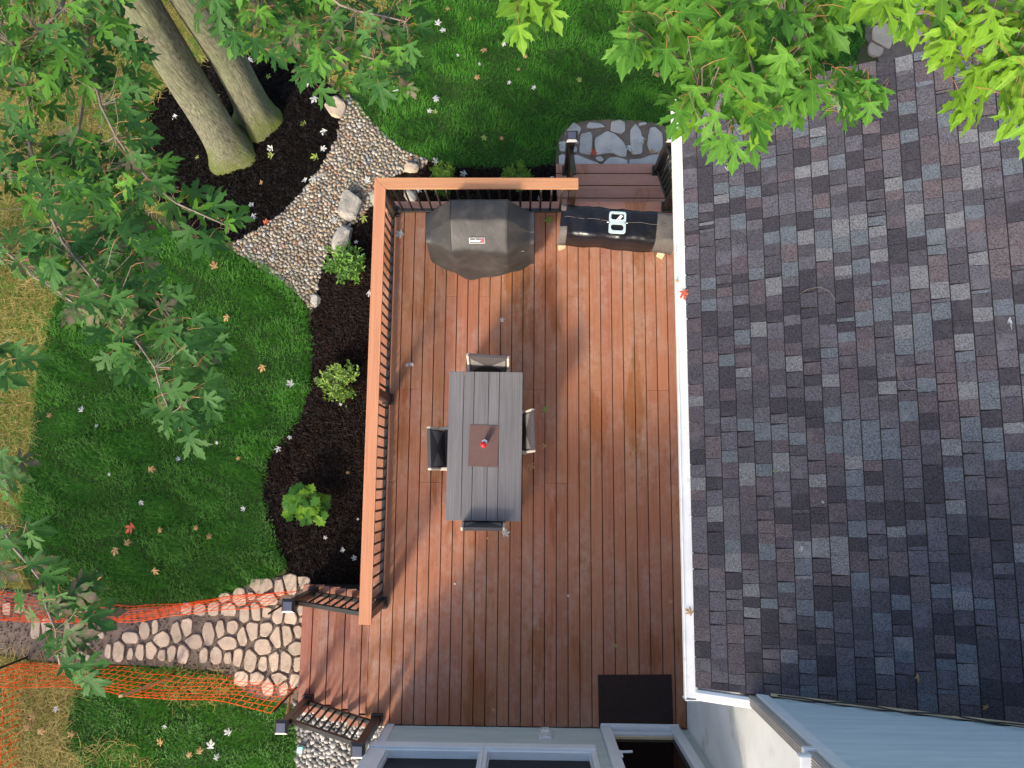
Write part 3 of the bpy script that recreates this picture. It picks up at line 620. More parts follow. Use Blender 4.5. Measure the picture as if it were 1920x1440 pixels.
# laminated shingles: each tab its own piece, courses run along Y
CO = .1430; tabs = []
ncol = int((RXE-EX)/CS/CO)
for c in range(ncol):
    y = WY+.012-rng.uniform(0, .15)
    while y < RTOP:
        L = rng.choice([.035, .09, .115, .14, .165, .2], p=[.06, .16, .27, .27, .16, .08]); y1 = y+L
        y0c, y1c = max(y, WY+.006), min(y1, RTOP+.006)
        if y1c-y0c > .02: tabs.append((c, y0c, y1c-.004, rng.random()))
        y = y1
tabs_sorted = sorted(tabs, key=lambda t_: (0 if t_[0]*CO*CS+EX < 3.75 and t_[1] > WY else 1, -(t_[2]-t_[1])*(1+.05*t_[0])))
def tab_geo(c, y0, y1, u):
    s0 = c*CO-.012; s1 = (c+1)*CO+.004; sm_ = s1-.0245
    sk0, sk1 = rng.uniform(-.004, .012, 2); t0 = .0075+.0012*u; t1 = .0025+.0012*u
    org = Vector((EX, 0, EZ-.012))
    def pt(s, y, h): v_ = org+along*s+nrm*h; return (v_.x, y, v_.z)
    tm = t0+(t1-t0)*(sm_-s0)/(s1-s0)
    return [pt(s0, y0-sk0, 0), pt(s0, y1-sk1, 0), pt(s1, y1+sk1*.3, 0), pt(s1, y0+sk0*.3, 0), pt(s0, y0-sk0, t0), pt(s0, y1-sk1, t0), pt(s1, y1+sk1*.3, t1), pt(s1, y0+sk0*.3, t1),
            pt(sm_, y1-sk1*.15, tm), pt(sm_, y0-sk0*.15, tm)]
BF = [(0, 1, 2, 3), (4, 9, 8, 5), (0, 4, 5, 1), (9, 7, 6, 8), (1, 5, 8, 6, 2), (3, 7, 9, 4, 0), (2, 6, 7, 3)]
cw = np.array([.16, .2, .17, .12, .11, .09, .07, .08]); cw /= cw.sum()
V, T, MI = [], [], []
for i, (c, y0, y1, u) in enumerate(tabs_sorted):
    g = tab_geo(c, y0, y1, u); mi = rng.choice(8, p=cw)
    if i < 300:
        me = bpy.data.meshes.new('shingle'); cc = np.mean(g, 0); me.from_pydata([tuple(np.array(p)-cc) for p in g], [], BF); o = link('shingle', me, [SHM[mi], M['asphalt']], roof); me.polygons[2].material_index = 1; me.polygons[3].material_index = 1; o.location = cc
    else:
        k5 = len(V); V += g
        for f, m5 in zip(BF, (mi, mi, 8, 8, mi, mi, mi)):
            f4 = [f] if len(f) == 4 else [f[:4], (f[0], f[3], f[4], f[4])]
            for q in f4:
                if len(set(q)) == 4: T.append([a+k5 for a in q]); MI.append(m5)
link('shingles', mesh_np('shingles', np.array(V), np.array(T), midx=MI), SHM+[M['asphalt']], roof, kind='stuff')
# gutter: open trough with leaf guard lip
def extr(name, prof, y0, y1, mt, parent):
    bm = bmesh.new(); A = [bm.verts.new((a, y0, b)) for a, b in prof]; B = [bm.verts.new((a, y1, b)) for a, b in prof]; n = len(prof)
    for k in range(n): bm.faces.new((A[k], A[(k+1) % n], B[(k+1) % n], B[k]))
    bm.faces.new(A[::-1]); bm.faces.new(B); bmesh.ops.recalc_face_normals(bm, faces=bm.faces); return link(name, to_me(bm), mt, parent)
gx = 1.428; gz = DZ+2.47; GY0, GY1 = WY-.1, RTOP+.045
extr('gutter', [(gx, gz+.03), (gx+.01, gz+.036), (gx+.013, gz+.022), (gx+.013, gz-.06), (gx+.098, gz-.07), (gx+.098, gz+.04), (gx+.112, gz+.04), (gx+.112, gz-.085), (gx+.024, gz-.085), (gx, gz-.03)], GY0, GY1, 'white', house)
extr('gutter_guard', [(gx+.012, gz+.026), (gx+.108, gz+.046), (gx+.108, gz+.04), (gx+.012, gz+.02)], GY0+.01, GY1-.01, 'white', house)
boxo('gutter_end_cap', (gx+.056, GY0-.006, gz-.02), (.118, .011, .12), 'white', house)
# return piece along the roof foot to the corner, fascia and soffit
bm = bmesh.new(); beam(bm, (gx+.09, WY-.055, gz+.03), (WX-.02, WY-.065, roofz(WX)-.03), .09, .09, bev=.02); link('roof_return', to_me(bm), 'white', house)
boxo('soffit', ((gx+.12+WX)/2, (WY+RTOP)/2, EZ-.24), (WX-gx-.12, RTOP-WY-.02, .02), 'white', house)
boxo('fascia', (gx+.126, (WY+RTOP)/2, EZ-.13), (.022, RTOP-WY-.03, .2), 'trim', house)
# low wall under the eave, tall block behind with siding
boxo('wall', ((WX+RXE)/2, (WY+RTOP-.35)/2, (EZ-.22)/2), (RXE-WX, RTOP-.35-WY-.01, EZ-.22), 'wallw', house, bev=0)
TALL = DZ+4.95
def sl_wall(name, face, a0, a1, z0, z1, pos, pitch, mt, backmt='wallw'):
    w = None
    if face == 'y': w = boxo(name, ((a0+a1)/2, pos-.1, (z0+z1)/2), (a1-a0, .18, z1-z0), backmt, house, bev=0)
    else: w = boxo(name, (pos+.1, (a0+a1)/2, (z0+z1)/2), (.18, a1-a0, z1-z0), backmt, house, bev=0)
    z = z0; ctr = Vector(w.location); me = None
    while z < z1-.01:
        h = min(pitch, z1-z); bm = bmesh.new(); L = a1-a0
        pr = [(0, 0), (.024, 0), (.025, .008), (.004, h), (0, h)]
        A, B = [], []
        for d_, hh in pr:
            if face == 'y': A.append(bm.verts.new((-L/2, d_-.016, hh))); B.append(bm.verts.new((L/2, d_-.016, hh)))
            else: A.append(bm.verts.new((-d_+.016, -L/2, hh))); B.append(bm.verts.new((-d_+.016, L/2, hh)))
        for k in range(5): bm.faces.new((A[k], A[(k+1) % 5], B[(k+1) % 5], B[k]))
        bm.faces.new(A[::-1]); bm.faces.new(B); bmesh.ops.recalc_face_normals(bm, faces=bm.faces)
        o = link('siding_board', to_me(bm), mt, w); o.location = (Vector(((a0+a1)/2, pos, z)) if face == 'y' else Vector((pos, (a0+a1)/2, z)))-ctr
        z += pitch
    return w
sl_wall('wall', 'y', WX+.06, RXE, DZ+2.62, TALL, WY, .102, 'sidingb')
boxo('wall', (WX+.1, (WY-.03-7.2)/2, TALL/2), (.2, 7.17+WY, TALL), 'wallw', house, bev=0)
boxo('wall', ((WX+RXE)/2+.1, -4.6, TALL/2), (RXE-WX-.2, 5.2, TALL-.04), 'wallw', house, bev=0)
boxo('corner_trim', (WX+.045, WY-.02, (DZ+2.55+TALL)/2), (.09, .07, TALL-DZ-2.55), 'trim', house)
boxo('roof_cap', ((WX+RXE)/2+.02, -4.5, TALL+.04), (RXE-WX+.04, 5.4, .1), 'under', house)
# flashing strip and dark cable along the roof foot
bm = bmesh.new(); beam(bm, (WX+.1, WY+.026, roofz(WX+.1)+.012), (RXE-.1, WY+.026, roofz(RXE-.1)+.012), .016, .03); link('flashing', to_me(bm), 'paleplank', house)
bm = bmesh.new(); pts = []
for i in range(40):
    x = WX+.14+(RXE-WX-.3)*i/39; pts.append((x, WY+.036+.006*math.sin(i*1.1), roofz(x)+.05+.022*math.sin(i*.8)+.01*math.sin(i*2.1)))
tube(bm, pts, .007, 5); tag(link('cable', to_me(bm, 'cable', True), 'black'), 'thin black cable drooping along the foot of the siding above shingles', 'cable')
# downspout with grooves at the corner
bm = bmesh.new(); ds0 = Vector((WX-.03, WY-.05, DZ+2.45)); ds1 = Vector((WX-.03, WY-.05, TALL-.6))
box(bm, (ds0+ds1)/2, (.055, .09, (ds1-ds0).length), bev=.012)
for k in range(4): box(bm, (ds0.x-.03, ds0.y-.03+.02*k, (ds0.z+ds1.z)/2), (.008, .009, (ds1-ds0).length), bev=.002)
link('downspout', to_me(bm), 'downspout', house)
boxo('downspout_bracket', (WX-.035, WY-.05, DZ+3.93), (.085, .12, .05), 'bracket', house, bev=.006)
boxo('downspout_elbow', (WX-.07, WY-.06, DZ+4.0), (.13, .1, .07), 'white', house, bev=.01)

# sunroom: low siding, band of windows, glazed door
SYW = -2.965; SXL = -1.625; STOP = DZ+2.35
w = sl_wall('sunroom_wall', 'y', SXL+.06, .93, DZ+.006, DZ+.70, SYW, .116, 'siding')
w2 = sl_wall('sunroom_wall', 'y', .81, .932, DZ+.702, DZ+2.0, SYW, .116, 'siding')
boxo('sunroom_wall', (SXL+.02, -4.4, (DZ+.70)/2), (.1, 2.8, DZ+.70), 'siding', house, bev=0)
boxo('corner_trim', (SXL+.025, SYW-.01, DZ/2+.35), (.085, .07, DZ+.70), 'trim', house)
boxo('corner_trim', (SXL-.045, SYW-.07, DZ/2+.34), (.04, .1, DZ+.66), 'trim', house)
boxo('sunroom_wall', ((SXL+WX)/2, SYW-.1, (DZ-.01)/2), (WX-SXL-.04, .16, DZ-.03), 'siding', house, bev=0)
boxo('sunroom_roof', ((SXL+WX)/2-.05, -4.55, STOP+.1), (WX-SXL+.28, 3.28, .12), 'trim', house)
boxo('sunroom_interior', ((SXL+WX)/2, -4.5, DZ+.05), (WX-SXL-.3, 2.5, .05), 'interior', house, bev=0)
boxo('sunroom_interior', ((SXL+WX)/2, -5.8, DZ+1.15), (WX-SXL-.3, .05, 2.2), 'interior', house, bev=0)
boxo('window_header', ((SXL+.8)/2-.03, SYW-.03, DZ+2.15), (.85-SXL, .12, .4), 'trim', house)
def window(x0, x1, z0, z1, lx, rx):
    wd = boxo('window', ((x0+x1)/2, SYW-.06, (z0+z1)/2), (x1-x0-.002, .012, z1-z0-.002), 'glass', house, bev=0)
    cx, cz = wd.location.x, wd.location.z
    def fr(xa, xb, za, zb, d=.07): boxo('frame', ((xa+xb)/2-cx, .055-(.07-d)/2, (za+zb)/2-cz), (xb-xa, d+.03, zb-za), 'trim', wd, bev=.005)
    fr(x0-lx, x1+rx, z0-.16, z0-.02, .09); fr(x0-.012, x1+.012, z0-.019, z0+.004, .06)
    fr(x0-lx, x0-.001, z0-.018, z1); fr(x1+.001, x1+rx, z0-.018, z1)
    fr(x0+.002, x0+.016, z0+.005, z1, .035); fr(x1-.016, x1-.002, z0+.005, z1, .035)
    return wd
window(-1.49, -.47, DZ+.86, DZ+1.95, .21, .044); window(-.38, .74, DZ+.86, DZ+1.95, .044, .065)
# door
dr = boxo('door', (1.41, SYW-.03, DZ+1.05), (.74, .04, 1.9), 'glass', house, bev=0)
for xa, xb, za, zb, d in [(.935, 1.055, .0, 2.1, .1), (1.765, 1.878, .0, 2.1, .1), (1.055, 1.765, .0, .075, .1), (1.055, 1.765, 1.98, 2.1, .1)]:
    boxo('door_frame', ((xa+xb)/2-1.41, .04, (za+zb)/2-1.05), (xb-xa-.001, d, zb-za), 'trim', dr, bev=.006)
boxo('kick_rail', (0, .03, -.875), (.70, .045, .1), 'trim', dr, bev=.004)
boxo('bottom_rail', (0, .03, -.76), (.68, .04, .025), 'paleplank', dr, bev=.004)
h = boxo('handle', (-.36, .11, -.03), (.03, .03, .16), 'bracket', dr, bev=.008)
beamo('lever', (.0, .03, .02), (.12, .035, .02), .02, .022, 'bracket', h)
boxo('sill', (1.41, SYW+.035, DZ+.014), (.94, .07, .022), 'trim', house)
sl_wall('sunroom_wall', 'y', 1.88, WX, DZ+.006, DZ+2.1, SYW, .116, 'siding')
boxo('sunroom_wall', (1.41, SYW-.06, DZ+2.25), (1.1, .1, .28), 'siding', house, bev=0)
ou = thing('outlet', 'outdoor electrical outlet with clear bubble cover on the low sunroom siding', 'outlet', (.263, SYW+.006, DZ+.30))
boxo('back_plate', (0, .008, 0), (.15, .016, .17), 'bracket', ou); boxo('socket', (0, .02, 0), (.07, .012, .11), 'trim', ou)
bm = bmesh.new(); box(bm, (0, .055, -.005), (.12, .07, .14), bev=.02); link('cover', to_me(bm), 'clear', ou)

# ================================================================== DECK FURNITURE
# table
tb = thing('patio_table', 'long grey slatted outdoor dining table in middle of deck', 'table', (-.466, .405, DZ), math.radians(-.35))
TW, TL, TZ = .878, 1.742, .745
edges = [0, .205, .345, .54, .685, 1.0]
for a, b in zip(edges, edges[1:]):
    boxo('slat', (-TW/2+TW*(a+b)/2, 0, TZ-.011), (TW*(b-a)-.005, TL, .022), 'table', tb)
boxo('apron', (0, 0, TZ-.055), (TW-.1, TL-.1, .06), 'under', tb)
for sx_ in (-1, 1):
    for sy_ in (-1, 1): boxo('leg', (sx_*(TW/2-.09), sy_*(TL/2-.09), (TZ-.085)/2), (.06, .06, TZ-.085), 'taupe', tb)
pm = bmesh.new(); boxm = box(pm, (0, 0, .002), (.345, .488, .004), bev=.001)
pmo = link('placemat', to_me(pm), 'placemat'); pmo.location = (-.478, .399, DZ+TZ+.001); pmo.rotation_euler = (0, 0, math.radians(-1.9)); tag(pmo, 'brown rectangular placemat lying on the grey table', 'placemat')
cn = thing('candle_holder', 'small white hexagonal pot with red lid on the brown placemat', 'pot', (-.470, .415, DZ+TZ+.0055))
bm = bmesh.new(); bmesh.ops.create_cone(bm, segments=6, radius1=.03, radius2=.036, depth=.11, cap_ends=True, matrix=Matrix.Translation((.008, .018, .055))); link('pot', to_me(bm), 'whitec', cn)
bm = bmesh.new(); bmesh.ops.create_uvsphere(bm, u_segments=20, v_segments=12, radius=.037, matrix=Matrix.Translation((-.002, -.008, .12)) @ Matrix.Diagonal((1, 1, .75, 1))); link('lid', to_me(bm, 'lid', True), 'red', cn)

# chairs
def make_chair(label, loc, rz):
    c = thing('patio_chair', label, 'chair', loc, rz, 'chairs round the grey table')     # faces +Y, back at -Y
    boxo('seat', (0, .02, .42), (.47, .44, .045), 'wicker', c, bev=.012)
    def fr(name, a, b, w, h): beamo(name, a, b, w, h, 'taupe', c, bev=.006)
    for s in (-1, 1):
        fr('leg', (s*.235, .23, 0), (s*.235, .21, .63), .035, .035); fr('leg', (s*.235, -.22, 0), (s*.235, -.19, .43), .035, .04)
        fr('back_post', (s*.238, -.19, .42), (s*.238, -.325, .885), .028, .045)
        fr('armrest', (s*.238, -.235, .62), (s*.238, .235, .64), .036, .022)
    bk = beamo('backrest', (0, -.195, .46), (0, -.322, .875), .442, .03, 'wicker', c, bev=.01)
    # pale woven triangles worked into the back, both faces
    for s in (-1, 1):
        for z in (.0165, -.0165):
            bm = bmesh.new(); L = .4
            f = [bm.verts.new(q) for q in ((-L*.42, s*.205, z), (L*.42, s*.205, z), (.02, s*.05, z))]; bm.faces.new(f if (s*z > 0) else f[::-1])
            r = bmesh.ops.extrude_face_region(bm, geom=bm.faces[:]); bmesh.ops.translate(bm, verts=[v for v in r['geom'] if isinstance(v, bmesh.types.BMVert)], vec=(0, 0, .002 if z > 0 else -.002))
            link('woven_panel', to_me(bm), 'wickerl', bk)
    beamo('top_bar', (-.222, -.324, .882), (.222, -.324, .882), .04, .028, 'wicker', c)
    return c
make_chair('wicker chair at the table end nearest the covered grill', (-.455, 1.115, DZ), math.radians(180-3.5))
make_chair('wicker chair tucked at the table side nearest the railing', (-.775, .378, DZ), math.radians(-90+3))
make_chair('wicker chair tucked at the table side nearest the gutter', (-.225, .565, DZ), math.radians(90+2))
make_chair('wicker chair at the table end nearest the sunroom windows', (-.467, -.225, DZ), math.radians(0))

# covered grill
gr = thing('covered_grill', 'gas grill under a fitted charcoal cover by the railing corner', 'grill', (-.55, 2.98, DZ))
O = Vector((-.55, 2.98, DZ))
# profile rings: x offset -> list of (y, z) back hem .. front hem
HB, HF = 3.27, 2.68
def prof(u):                                   # u = x from centre of the cover, -0.66..0.66
    a = abs(u); hood = max(0, min(1, (.60-a)/.27)) if a > .33 else 1
    k = hood
    yb = 3.235+.035*k; yf = 2.825-.145*k
    zt = .86+.29*k; zr = .87+.31*k; zf = .84+.12*k
    wav = .03*math.sin(u*6+1)+.02*math.sin(u*13)
    hem = .17+wav*.5-.10*max(0, 1-abs(u+.1)/.35)
    return [(yb+.01, .16+wav*.4), (yb+.012, .5), (yb, zt-.06), (yb-.02, zt), (yb-.13, (zt+zr)/2+.012), (yb-.27, zr), (yb-.30, zr-.01), (yf+.17, zr-(zr-zf)*.42), (yf+.04, zf+.03), (yf, zf-.02), (yf-.025, .62), (yf-.035-.015*math.sin(u*9), .4), (yf-.05-.03*max(0, 1-abs(u+.1)/.4), hem)]
us_ = [-.655, -.65, -.64, -.6, -.5, -.42, -.36, -.33, -.22, -.12, 0, .12, .22, .33, .36, .42, .5, .6, .64, .65, .655]
bm = bmesh.new(); rows = []
for i, u in enumerate(us_):
    row = []
    ends = i in (0, len(us_)-1)
    for j, (y, z) in enumerate(prof(u)):
        if ends: yc = 3.03; y = yc+(y-yc)*.97; 
        jit = .05*mnoise.noise(Vector((u*6, j*.7, .7)))*(1 if j > 6 else .3)+rng.uniform(-.003, .003)
        flare = 1+.02*(1-min(1, z/.8))
        row.append(bm.verts.new((u*flare, y-2.98+jit, z+jit*.6)))
    rows.append(row)
for A, B in zip(rows, rows[1:]):
    for k in range(len(A)-1): bm.faces.new((A[k], A[k+1], B[k+1], B[k]))
for R_, flip in ((rows[0], False), (rows[-1], True)):
    n = len(R_)
    for k in range(n//2):
        a, b, c_, d_ = R_[k], R_[k+1], R_[n-2-k], R_[n-1-k]
        q = [a, b, c_, d_] if b is not c_ else [a, b, d_]
        if len(set(q)) >= 3: bm.faces.new(q if flip else q[::-1])
bmesh.ops.recalc_face_normals(bm, faces=bm.faces)
cl_ = bm.edges.layers.float.new('crease_edge')
for ci in (7, 13, 3, 17):                     # seams down the hood sides and shelf ends
    for a, b in zip(rows[ci], rows[ci][1:]):
        e = bm.edges.get((a, b))
        if e: e[cl_] = .75 if ci in (7, 13) else .4
for rj in (3, 5, 9):                          # back edge, ridge and front edge
    for A, B in zip(rows, rows[1:]):
        e = bm.edges.get((A[rj], B[rj]))
        if e: e[cl_] = .7
cov = link('cover', to_me(bm, 'cover', True), 'cover', gr); cov['label'] = 'charcoal vinyl cover with creases'
md = cov.modifiers.new('sub', 'SUBSURF'); md.levels = 2; md.render_levels = 2
# crease seams
for s in (-1, 1):
    bm = bmesh.new(); pts = [Vector((s*.333, y-2.98, z+.004)) for y, z in prof(s*.33)[3:10]]; tube(bm, pts, .004, 5); link('seam', to_me(bm), 'cover', gr)
for x in (-.43, .43):
    for y in (-.16, .16): boxo('caster_leg', (x, y, .13), (.06, .06, .26), 'black', gr)
# badge on the sloping front of the hood
pa = Vector((0, 2.87-2.98, 0)); za, zb = prof(0)[7], prof(0)[8]
sl = Vector((0, za[0]-zb[0], za[1]-zb[1])).normalized(); bx_ = Vector((1, 0, 0)); nn = bx_.cross(sl)
ctr = Vector((-.02, (za[0]*.55+zb[0]*.45)-2.98, (za[1]*.55+zb[1]*.45)))+nn*.012
rot = Matrix((bx_, sl, nn)).transposed()
bd = boxo('badge', ctr, (.185, .068, .006), 'white_ink', gr, rot=rot, bev=.001)
boxo('badge_field', (0, 0, .004), (.176, .059, .004), 'black', bd, bev=0)
cu = bpy.data.curves.new('t', 'FONT'); cu.body = 'weber'; cu.size = .05; cu.align_x = 'CENTER'; cu.align_y = 'CENTER'; cu.extrude = .001; cu.offset = .0003
to = bpy.data.objects.new('t', cu); col.objects.link(to); bpy.context.view_layer.update()
tm = bpy.data.meshes.new_from_object(to.evaluated_get(bpy.context.evaluated_depsgraph_get())); bpy.data.objects.remove(to); tm.materials.clear()
tx = link('lettering', tm, 'white_ink', bd); tx.location = (-.018, .0, .0075)
bm = bmesh.new()
for q in ((0, .014, .03, .016), (.0, -.013, .034, .018), (.012, 0, .012, .04)): box(bm, (.068+q[0]-.006, q[1], .0075), (q[2]*.75, q[3], .002))
link('badge_mark', to_me(bm), 'red_ink', bd)
for x, y, z in ((-.49, 2.735, .55), (.5, 2.735, .55)): boxo('handle_strap', (x, y-2.98+.03, z+.18), (.07, .012, .012), 'meshpatch', gr)

# plastic wrapped bench across the top of the steps
BA = Vector((.459, 3.36, 0)); ang = math.atan2(3.243-3.36, 1.814-.459)
bn = thing('wrapped_bench', 'long trestle wrapped in black plastic across the top of landing steps', 'bench', (1.13, 3.115, DZ), ang)
bm = bmesh.new(); nx, ny = 46, 14; L, Wd, ZT = 1.42, .365, .74; grid = []
for i in range(nx+1):
    row = []
    for j in range(ny+1):
        x = -L/2+L*i/nx; v_ = j/ny
        if v_ < .14: y = Wd/2+.012; z = ZT-.16*(1-v_/.14)
        elif v_ > .80: y = -Wd/2-.012-.03*(v_-.8)/.2; z = ZT-.33*(v_-.8)/.2*(1.0+.06*math.sin(x*9))
        else: y = Wd/2-Wd*(v_-.14)/.66; z = ZT+.012*math.sin((v_-.14)/.66*math.pi)
        wr = .045*(abs(mnoise.noise(Vector((x*4.5, v_*2.2, 1.3))))-.2)+.016*mnoise.noise(Vector((x*14, v_*6, 4.1)))
        z += wr*(1 if .12 < v_ < .82 else .3); y += .006*math.sin(x*17+v_*5)
        if abs(x) > L/2-.05 and .15 < v_ < .8: z -= .02
        row.append(bm.verts.new((x, y, z+random.uniform(-.0025, .0025))))
    grid.append(row)
for i in range(nx):
    for j in range(ny): f = bm.faces.new((grid[i][j], grid[i+1][j], grid[i+1][j+1], grid[i][j+1])); f.material_index = 1 if i > nx-9 or (i < 2 and j < 4) or (i < 3 and 8 < j) else 0
bmesh.ops.recalc_face_normals(bm, faces=bm.faces)
tp = link('plastic_wrap', to_me(bm, 'wrap', True), ['tarp', 'meshpatch'], bn); sm = tp.modifiers.new('s', 'SOLIDIFY'); sm.thickness = .004; sm.offset = -1
boxo('top_plank', (0, .0, ZT-.04), (L-.04, Wd-.05, .04), 'paleplank', bn)
for s in (-1, 1):
    for q in (-1, 1): beamo('leg', (s*(L/2-.06), q*.125, 0), (s*(L/2-.09), q*.11, ZT-.06), .05, .09, 'paleplank', bn)
# seam line and white frame handle
bm = bmesh.new(); tube(bm, [(-L/2+.05+(L-.2)*i/30, .02+.006*math.sin(i*.9), ZT+.022+.004*math.sin(i*1.7)) for i in range(31)], .0035, 5); link('wrap_seam', to_me(bm), 'meshpatch', bn)
fh = thing('plastic_handle', 'white plastic two-window handle frame resting on the black wrapping', 'handle', (1.110, 3.108, DZ+ZT+.028), ang+math.radians(2))
def rr(w, h_, r, n=5, cx=0, cy=0):
    out = []
    for sx_, sy_, a0 in ((1, 1, 0), (-1, 1, 90), (-1, -1, 180), (1, -1, 270)):
        for k in range(n+1): a = math.radians(a0+90*k/n); out.append((cx+sx_*(w/2-r)+r*math.cos(a), cy+sy_*(h_/2-r)+r*math.sin(a)))
    return out
def ring(bm, outer, inner, z0, z1):
    n = len(outer); lay = {}
    for nm, pg in (('o', outer), ('i', inner)):
        for z in (z0, z1): lay[nm, z] = [bm.verts.new((a, b, z)) for a, b in pg]
    for k in range(n):
        k2 = (k+1) % n
        bm.faces.new((lay['o', z1][k], lay['o', z1][k2], lay['i', z1][k2], lay['i', z1][k])); bm.faces.new((lay['o', z0][k2], lay['o', z0][k], lay['i', z0][k], lay['i', z0][k2]))
        bm.faces.new((lay['o', z0][k], lay['o', z0][k2], lay['o', z1][k2], lay['o', z1][k])); bm.faces.new((lay['i', z1][k], lay['i', z1][k2], lay['i', z0][k2], lay['i', z0][k]))
bm = bmesh.new(); ring(bm, rr(.205, .135, .03, 5, 0, .068), rr(.155, .075, .02, 5, 0, .073), 0, .022); link('frame', to_me(bm), 'wplastic', fh)
bm = bmesh.new(); ring(bm, rr(.205, .135, .03, 5, 0, -.069), rr(.155, .08, .035, 5, 0, -.062), 0, .022); link('frame', to_me(bm), 'wplastic', fh)
for s in (-1, 1): boxo('pin', (s*.112, 0, .011), (.03, .014, .012), 'wplastic', fh)
tg = boxo('sticker', (.02, .05, .024), (.035, .1, .003), 'white_ink', fh, rz=math.radians(-38), bev=0)
bm = bmesh.new(); ring(bm, rr(.018, .018, .008), rr(.008, .008, .0035), 0, .001)
rg_ = link('sticker_mark', to_me(bm), 'black', tg); rg_.location = (0, -.012, .002)
# doormat
bm = bmesh.new(); box(bm, (0, 0, .006), (.895, .60, .012), bev=.004); 
dm = link('doormat', to_me(bm), 'mat'); dm.location = (1.362, -2.63, DZ+.001); dm.rotation_euler = (0, 0, math.radians(1)); tag(dm, 'dark brown rectangular doormat in front of the glazed door', 'doormat')
for s in ((0, .285, .87, .03), (0, -.285, .87, .03), (.432, 0, .03, .54), (-.432, 0, .03, .54)): boxo('mat_border', (s[0], s[1], .0135), (s[2], s[3], .004), 'mat', dm, bev=.001)

# ================================================================== BOULDERS
def boulder(px, py, rx, ry, hgt, label, mt, rz=0, seed=0, cut=.75):
    r = np.random.default_rng(seed); bm = bmesh.new(); bmesh.ops.create_icosphere(bm, subdivisions=3, radius=1)
    planes = [(Vector(r.normal(0, 1, 3)).normalized(), r.uniform(.55, .85)) for _ in range(14)]
    for v in bm.verts:
        for n_, d_ in planes:
            k = v.co.dot(n_)-d_
            if k > 0: v.co -= n_*k
        if v.co.z > cut: v.co.z = cut+(v.co.z-cut)*.15
        v.co *= 1+r.uniform(-.018, .018)
    c = G(px, py)
    mx = max(abs(v.co.x) for v in bm.verts); my = max(abs(v.co.y) for v in bm.verts)
    for v in bm.verts: v.co = Vector((v.co.x*rx/mx, v.co.y*ry/my, v.co.z*hgt))
    o = link('boulder', to_me(bm, 'boulder'), mt); o.location = (c.x, c.y, hgt*.35); o.rotation_euler = (0, 0, rz); tag(o, label, 'boulder'); return o
boulder(628, 200, .175, .21, .12, 'flat tan boulder at the top end of the pebble creek', 'rockt', .1, 1, .5)
boulder(660, 388, .22, .23, .17, 'largest grey boulder at the pebble creek by railing corner', 'rock', .4, 2, .5)
boulder(646, 447, .13, .25, .13, 'slim grey boulder above the round leafy shrub', 'rock', -.5, 3)
boulder(592, 566, .085, .11, .07, 'small pale boulder where the pebble creek meets the lawn', 'rock', .1, 4)
boulder(771, 318, .125, .09, .1, 'pale yellowish boulder behind the railing cap', 'rockt', .1, 5)
boulder(706, 372, .1, .16, .1, 'pale boulder half hidden under the cap rail corner', 'rock', .2, 6)
boulder(770, 372, .1, .13, .09, 'grey boulder behind the corner balusters', 'rock', .6, 7)
boulder(627, 470, .06, .05, .05, 'tiny brown stone beside the slim grey boulder', 'rockt', .6, 8)

# ================================================================== LEAVES
HALF = [(0, 0), (.08, -.03), (.2, -.02), (.3, -.04), (.44, .03), (.33, .075), (.35, .13), (.22, .13), (.11, .165), (.24, .27), (.31, .29), (.35, .38), (.45, .43), (.45, .53), (.55, .68), (.42, .62), (.37, .68), (.31, .56), (.2, .5), (.065, .3), (.085, .47), (.13, .57), (.21, .63), (.165, .71), (.175, .79), (.1, .84), (0, 1.04)]
OAK = [(0, 0), (.06, .05), (.16, .18), (.12, .24), (.34, .36), (.2, .42), (.46, .62), (.26, .64), (.3, .8), (.14, .82), (.0, 1.0)]
def leaf_mesh(name, half, fold, droop, twist, mt, curl=0., seed=0):
    bm = bmesh.new(); r = np.random.default_rng(seed)
    pts = [(x*(1+r.uniform(-.1, .1)), y+r.uniform(-.012, .012)*(x > 0)) for x, y in half]
    sp = [bm.verts.new((0, q, 0)) for q in (.0, .34, .68)] ; tip = bm.verts.new((0, half[-1][1], 0))
    for s in (1, -1):
        vs_ = [bm.verts.new((s*x, y, 0)) for x, y in pts[1:-1]]
        loop = [sp[0], *vs_, tip, sp[2], sp[1]]; bm.faces.new(loop if s > 0 else loop[::-1])
    bm.normal_update()
    bmesh.ops.triangulate(bm, faces=bm.faces[:], quad_method='FIXED', ngon_method='EAR_CLIP')
    for v in bm.verts:
        x, y = v.co.x, v.co.y
        v.co.z = fold*abs(x)-droop*y*y+twist*x*y-curl*x*x
    bm.normal_update()
    if sum(f.normal.z for f in bm.faces) < 0: bmesh.ops.reverse_faces(bm, faces=bm.faces[:])
    me = to_me(bm, name, True); me.materials.append(M[mt]); return me
def variants(mt, half=HALF, n=6): return [leaf_mesh('leaf', half, random.uniform(-.03, .2), random.uniform(.02, .34), random.uniform(-.2, .2), mt, random.uniform(-.15, .45), 100+i) for i in range(n)]
LV = {k: variants(k) for k in ('leafd', 'leafl', 'leafb')}
def place_leaf(me, base, yaw, pitch, roll, size, parent=None, name='leaf'):
    o = bpy.data.objects.new(name, me); col.objects.link(o)
    mtx = Matrix.Translation(base) @ Matrix.Rotation(yaw, 4, 'Z') @ Matrix.Rotation(pitch, 4, 'X') @ Matrix.Rotation(roll, 4, 'Y') @ Matrix.Diagonal((size, size, size, 1))
    if parent is not None:
        mtx = Matrix.Translation(-Vector(parent.location)) @ mtx; o.parent = parent
    o.matrix_local = mtx; return o
fallen = {'white': variants('fwhite', n=3), 'tan': variants('ftan', n=3), 'red': variants('fred', n=2), 'green': variants('fgreen', n=2)}
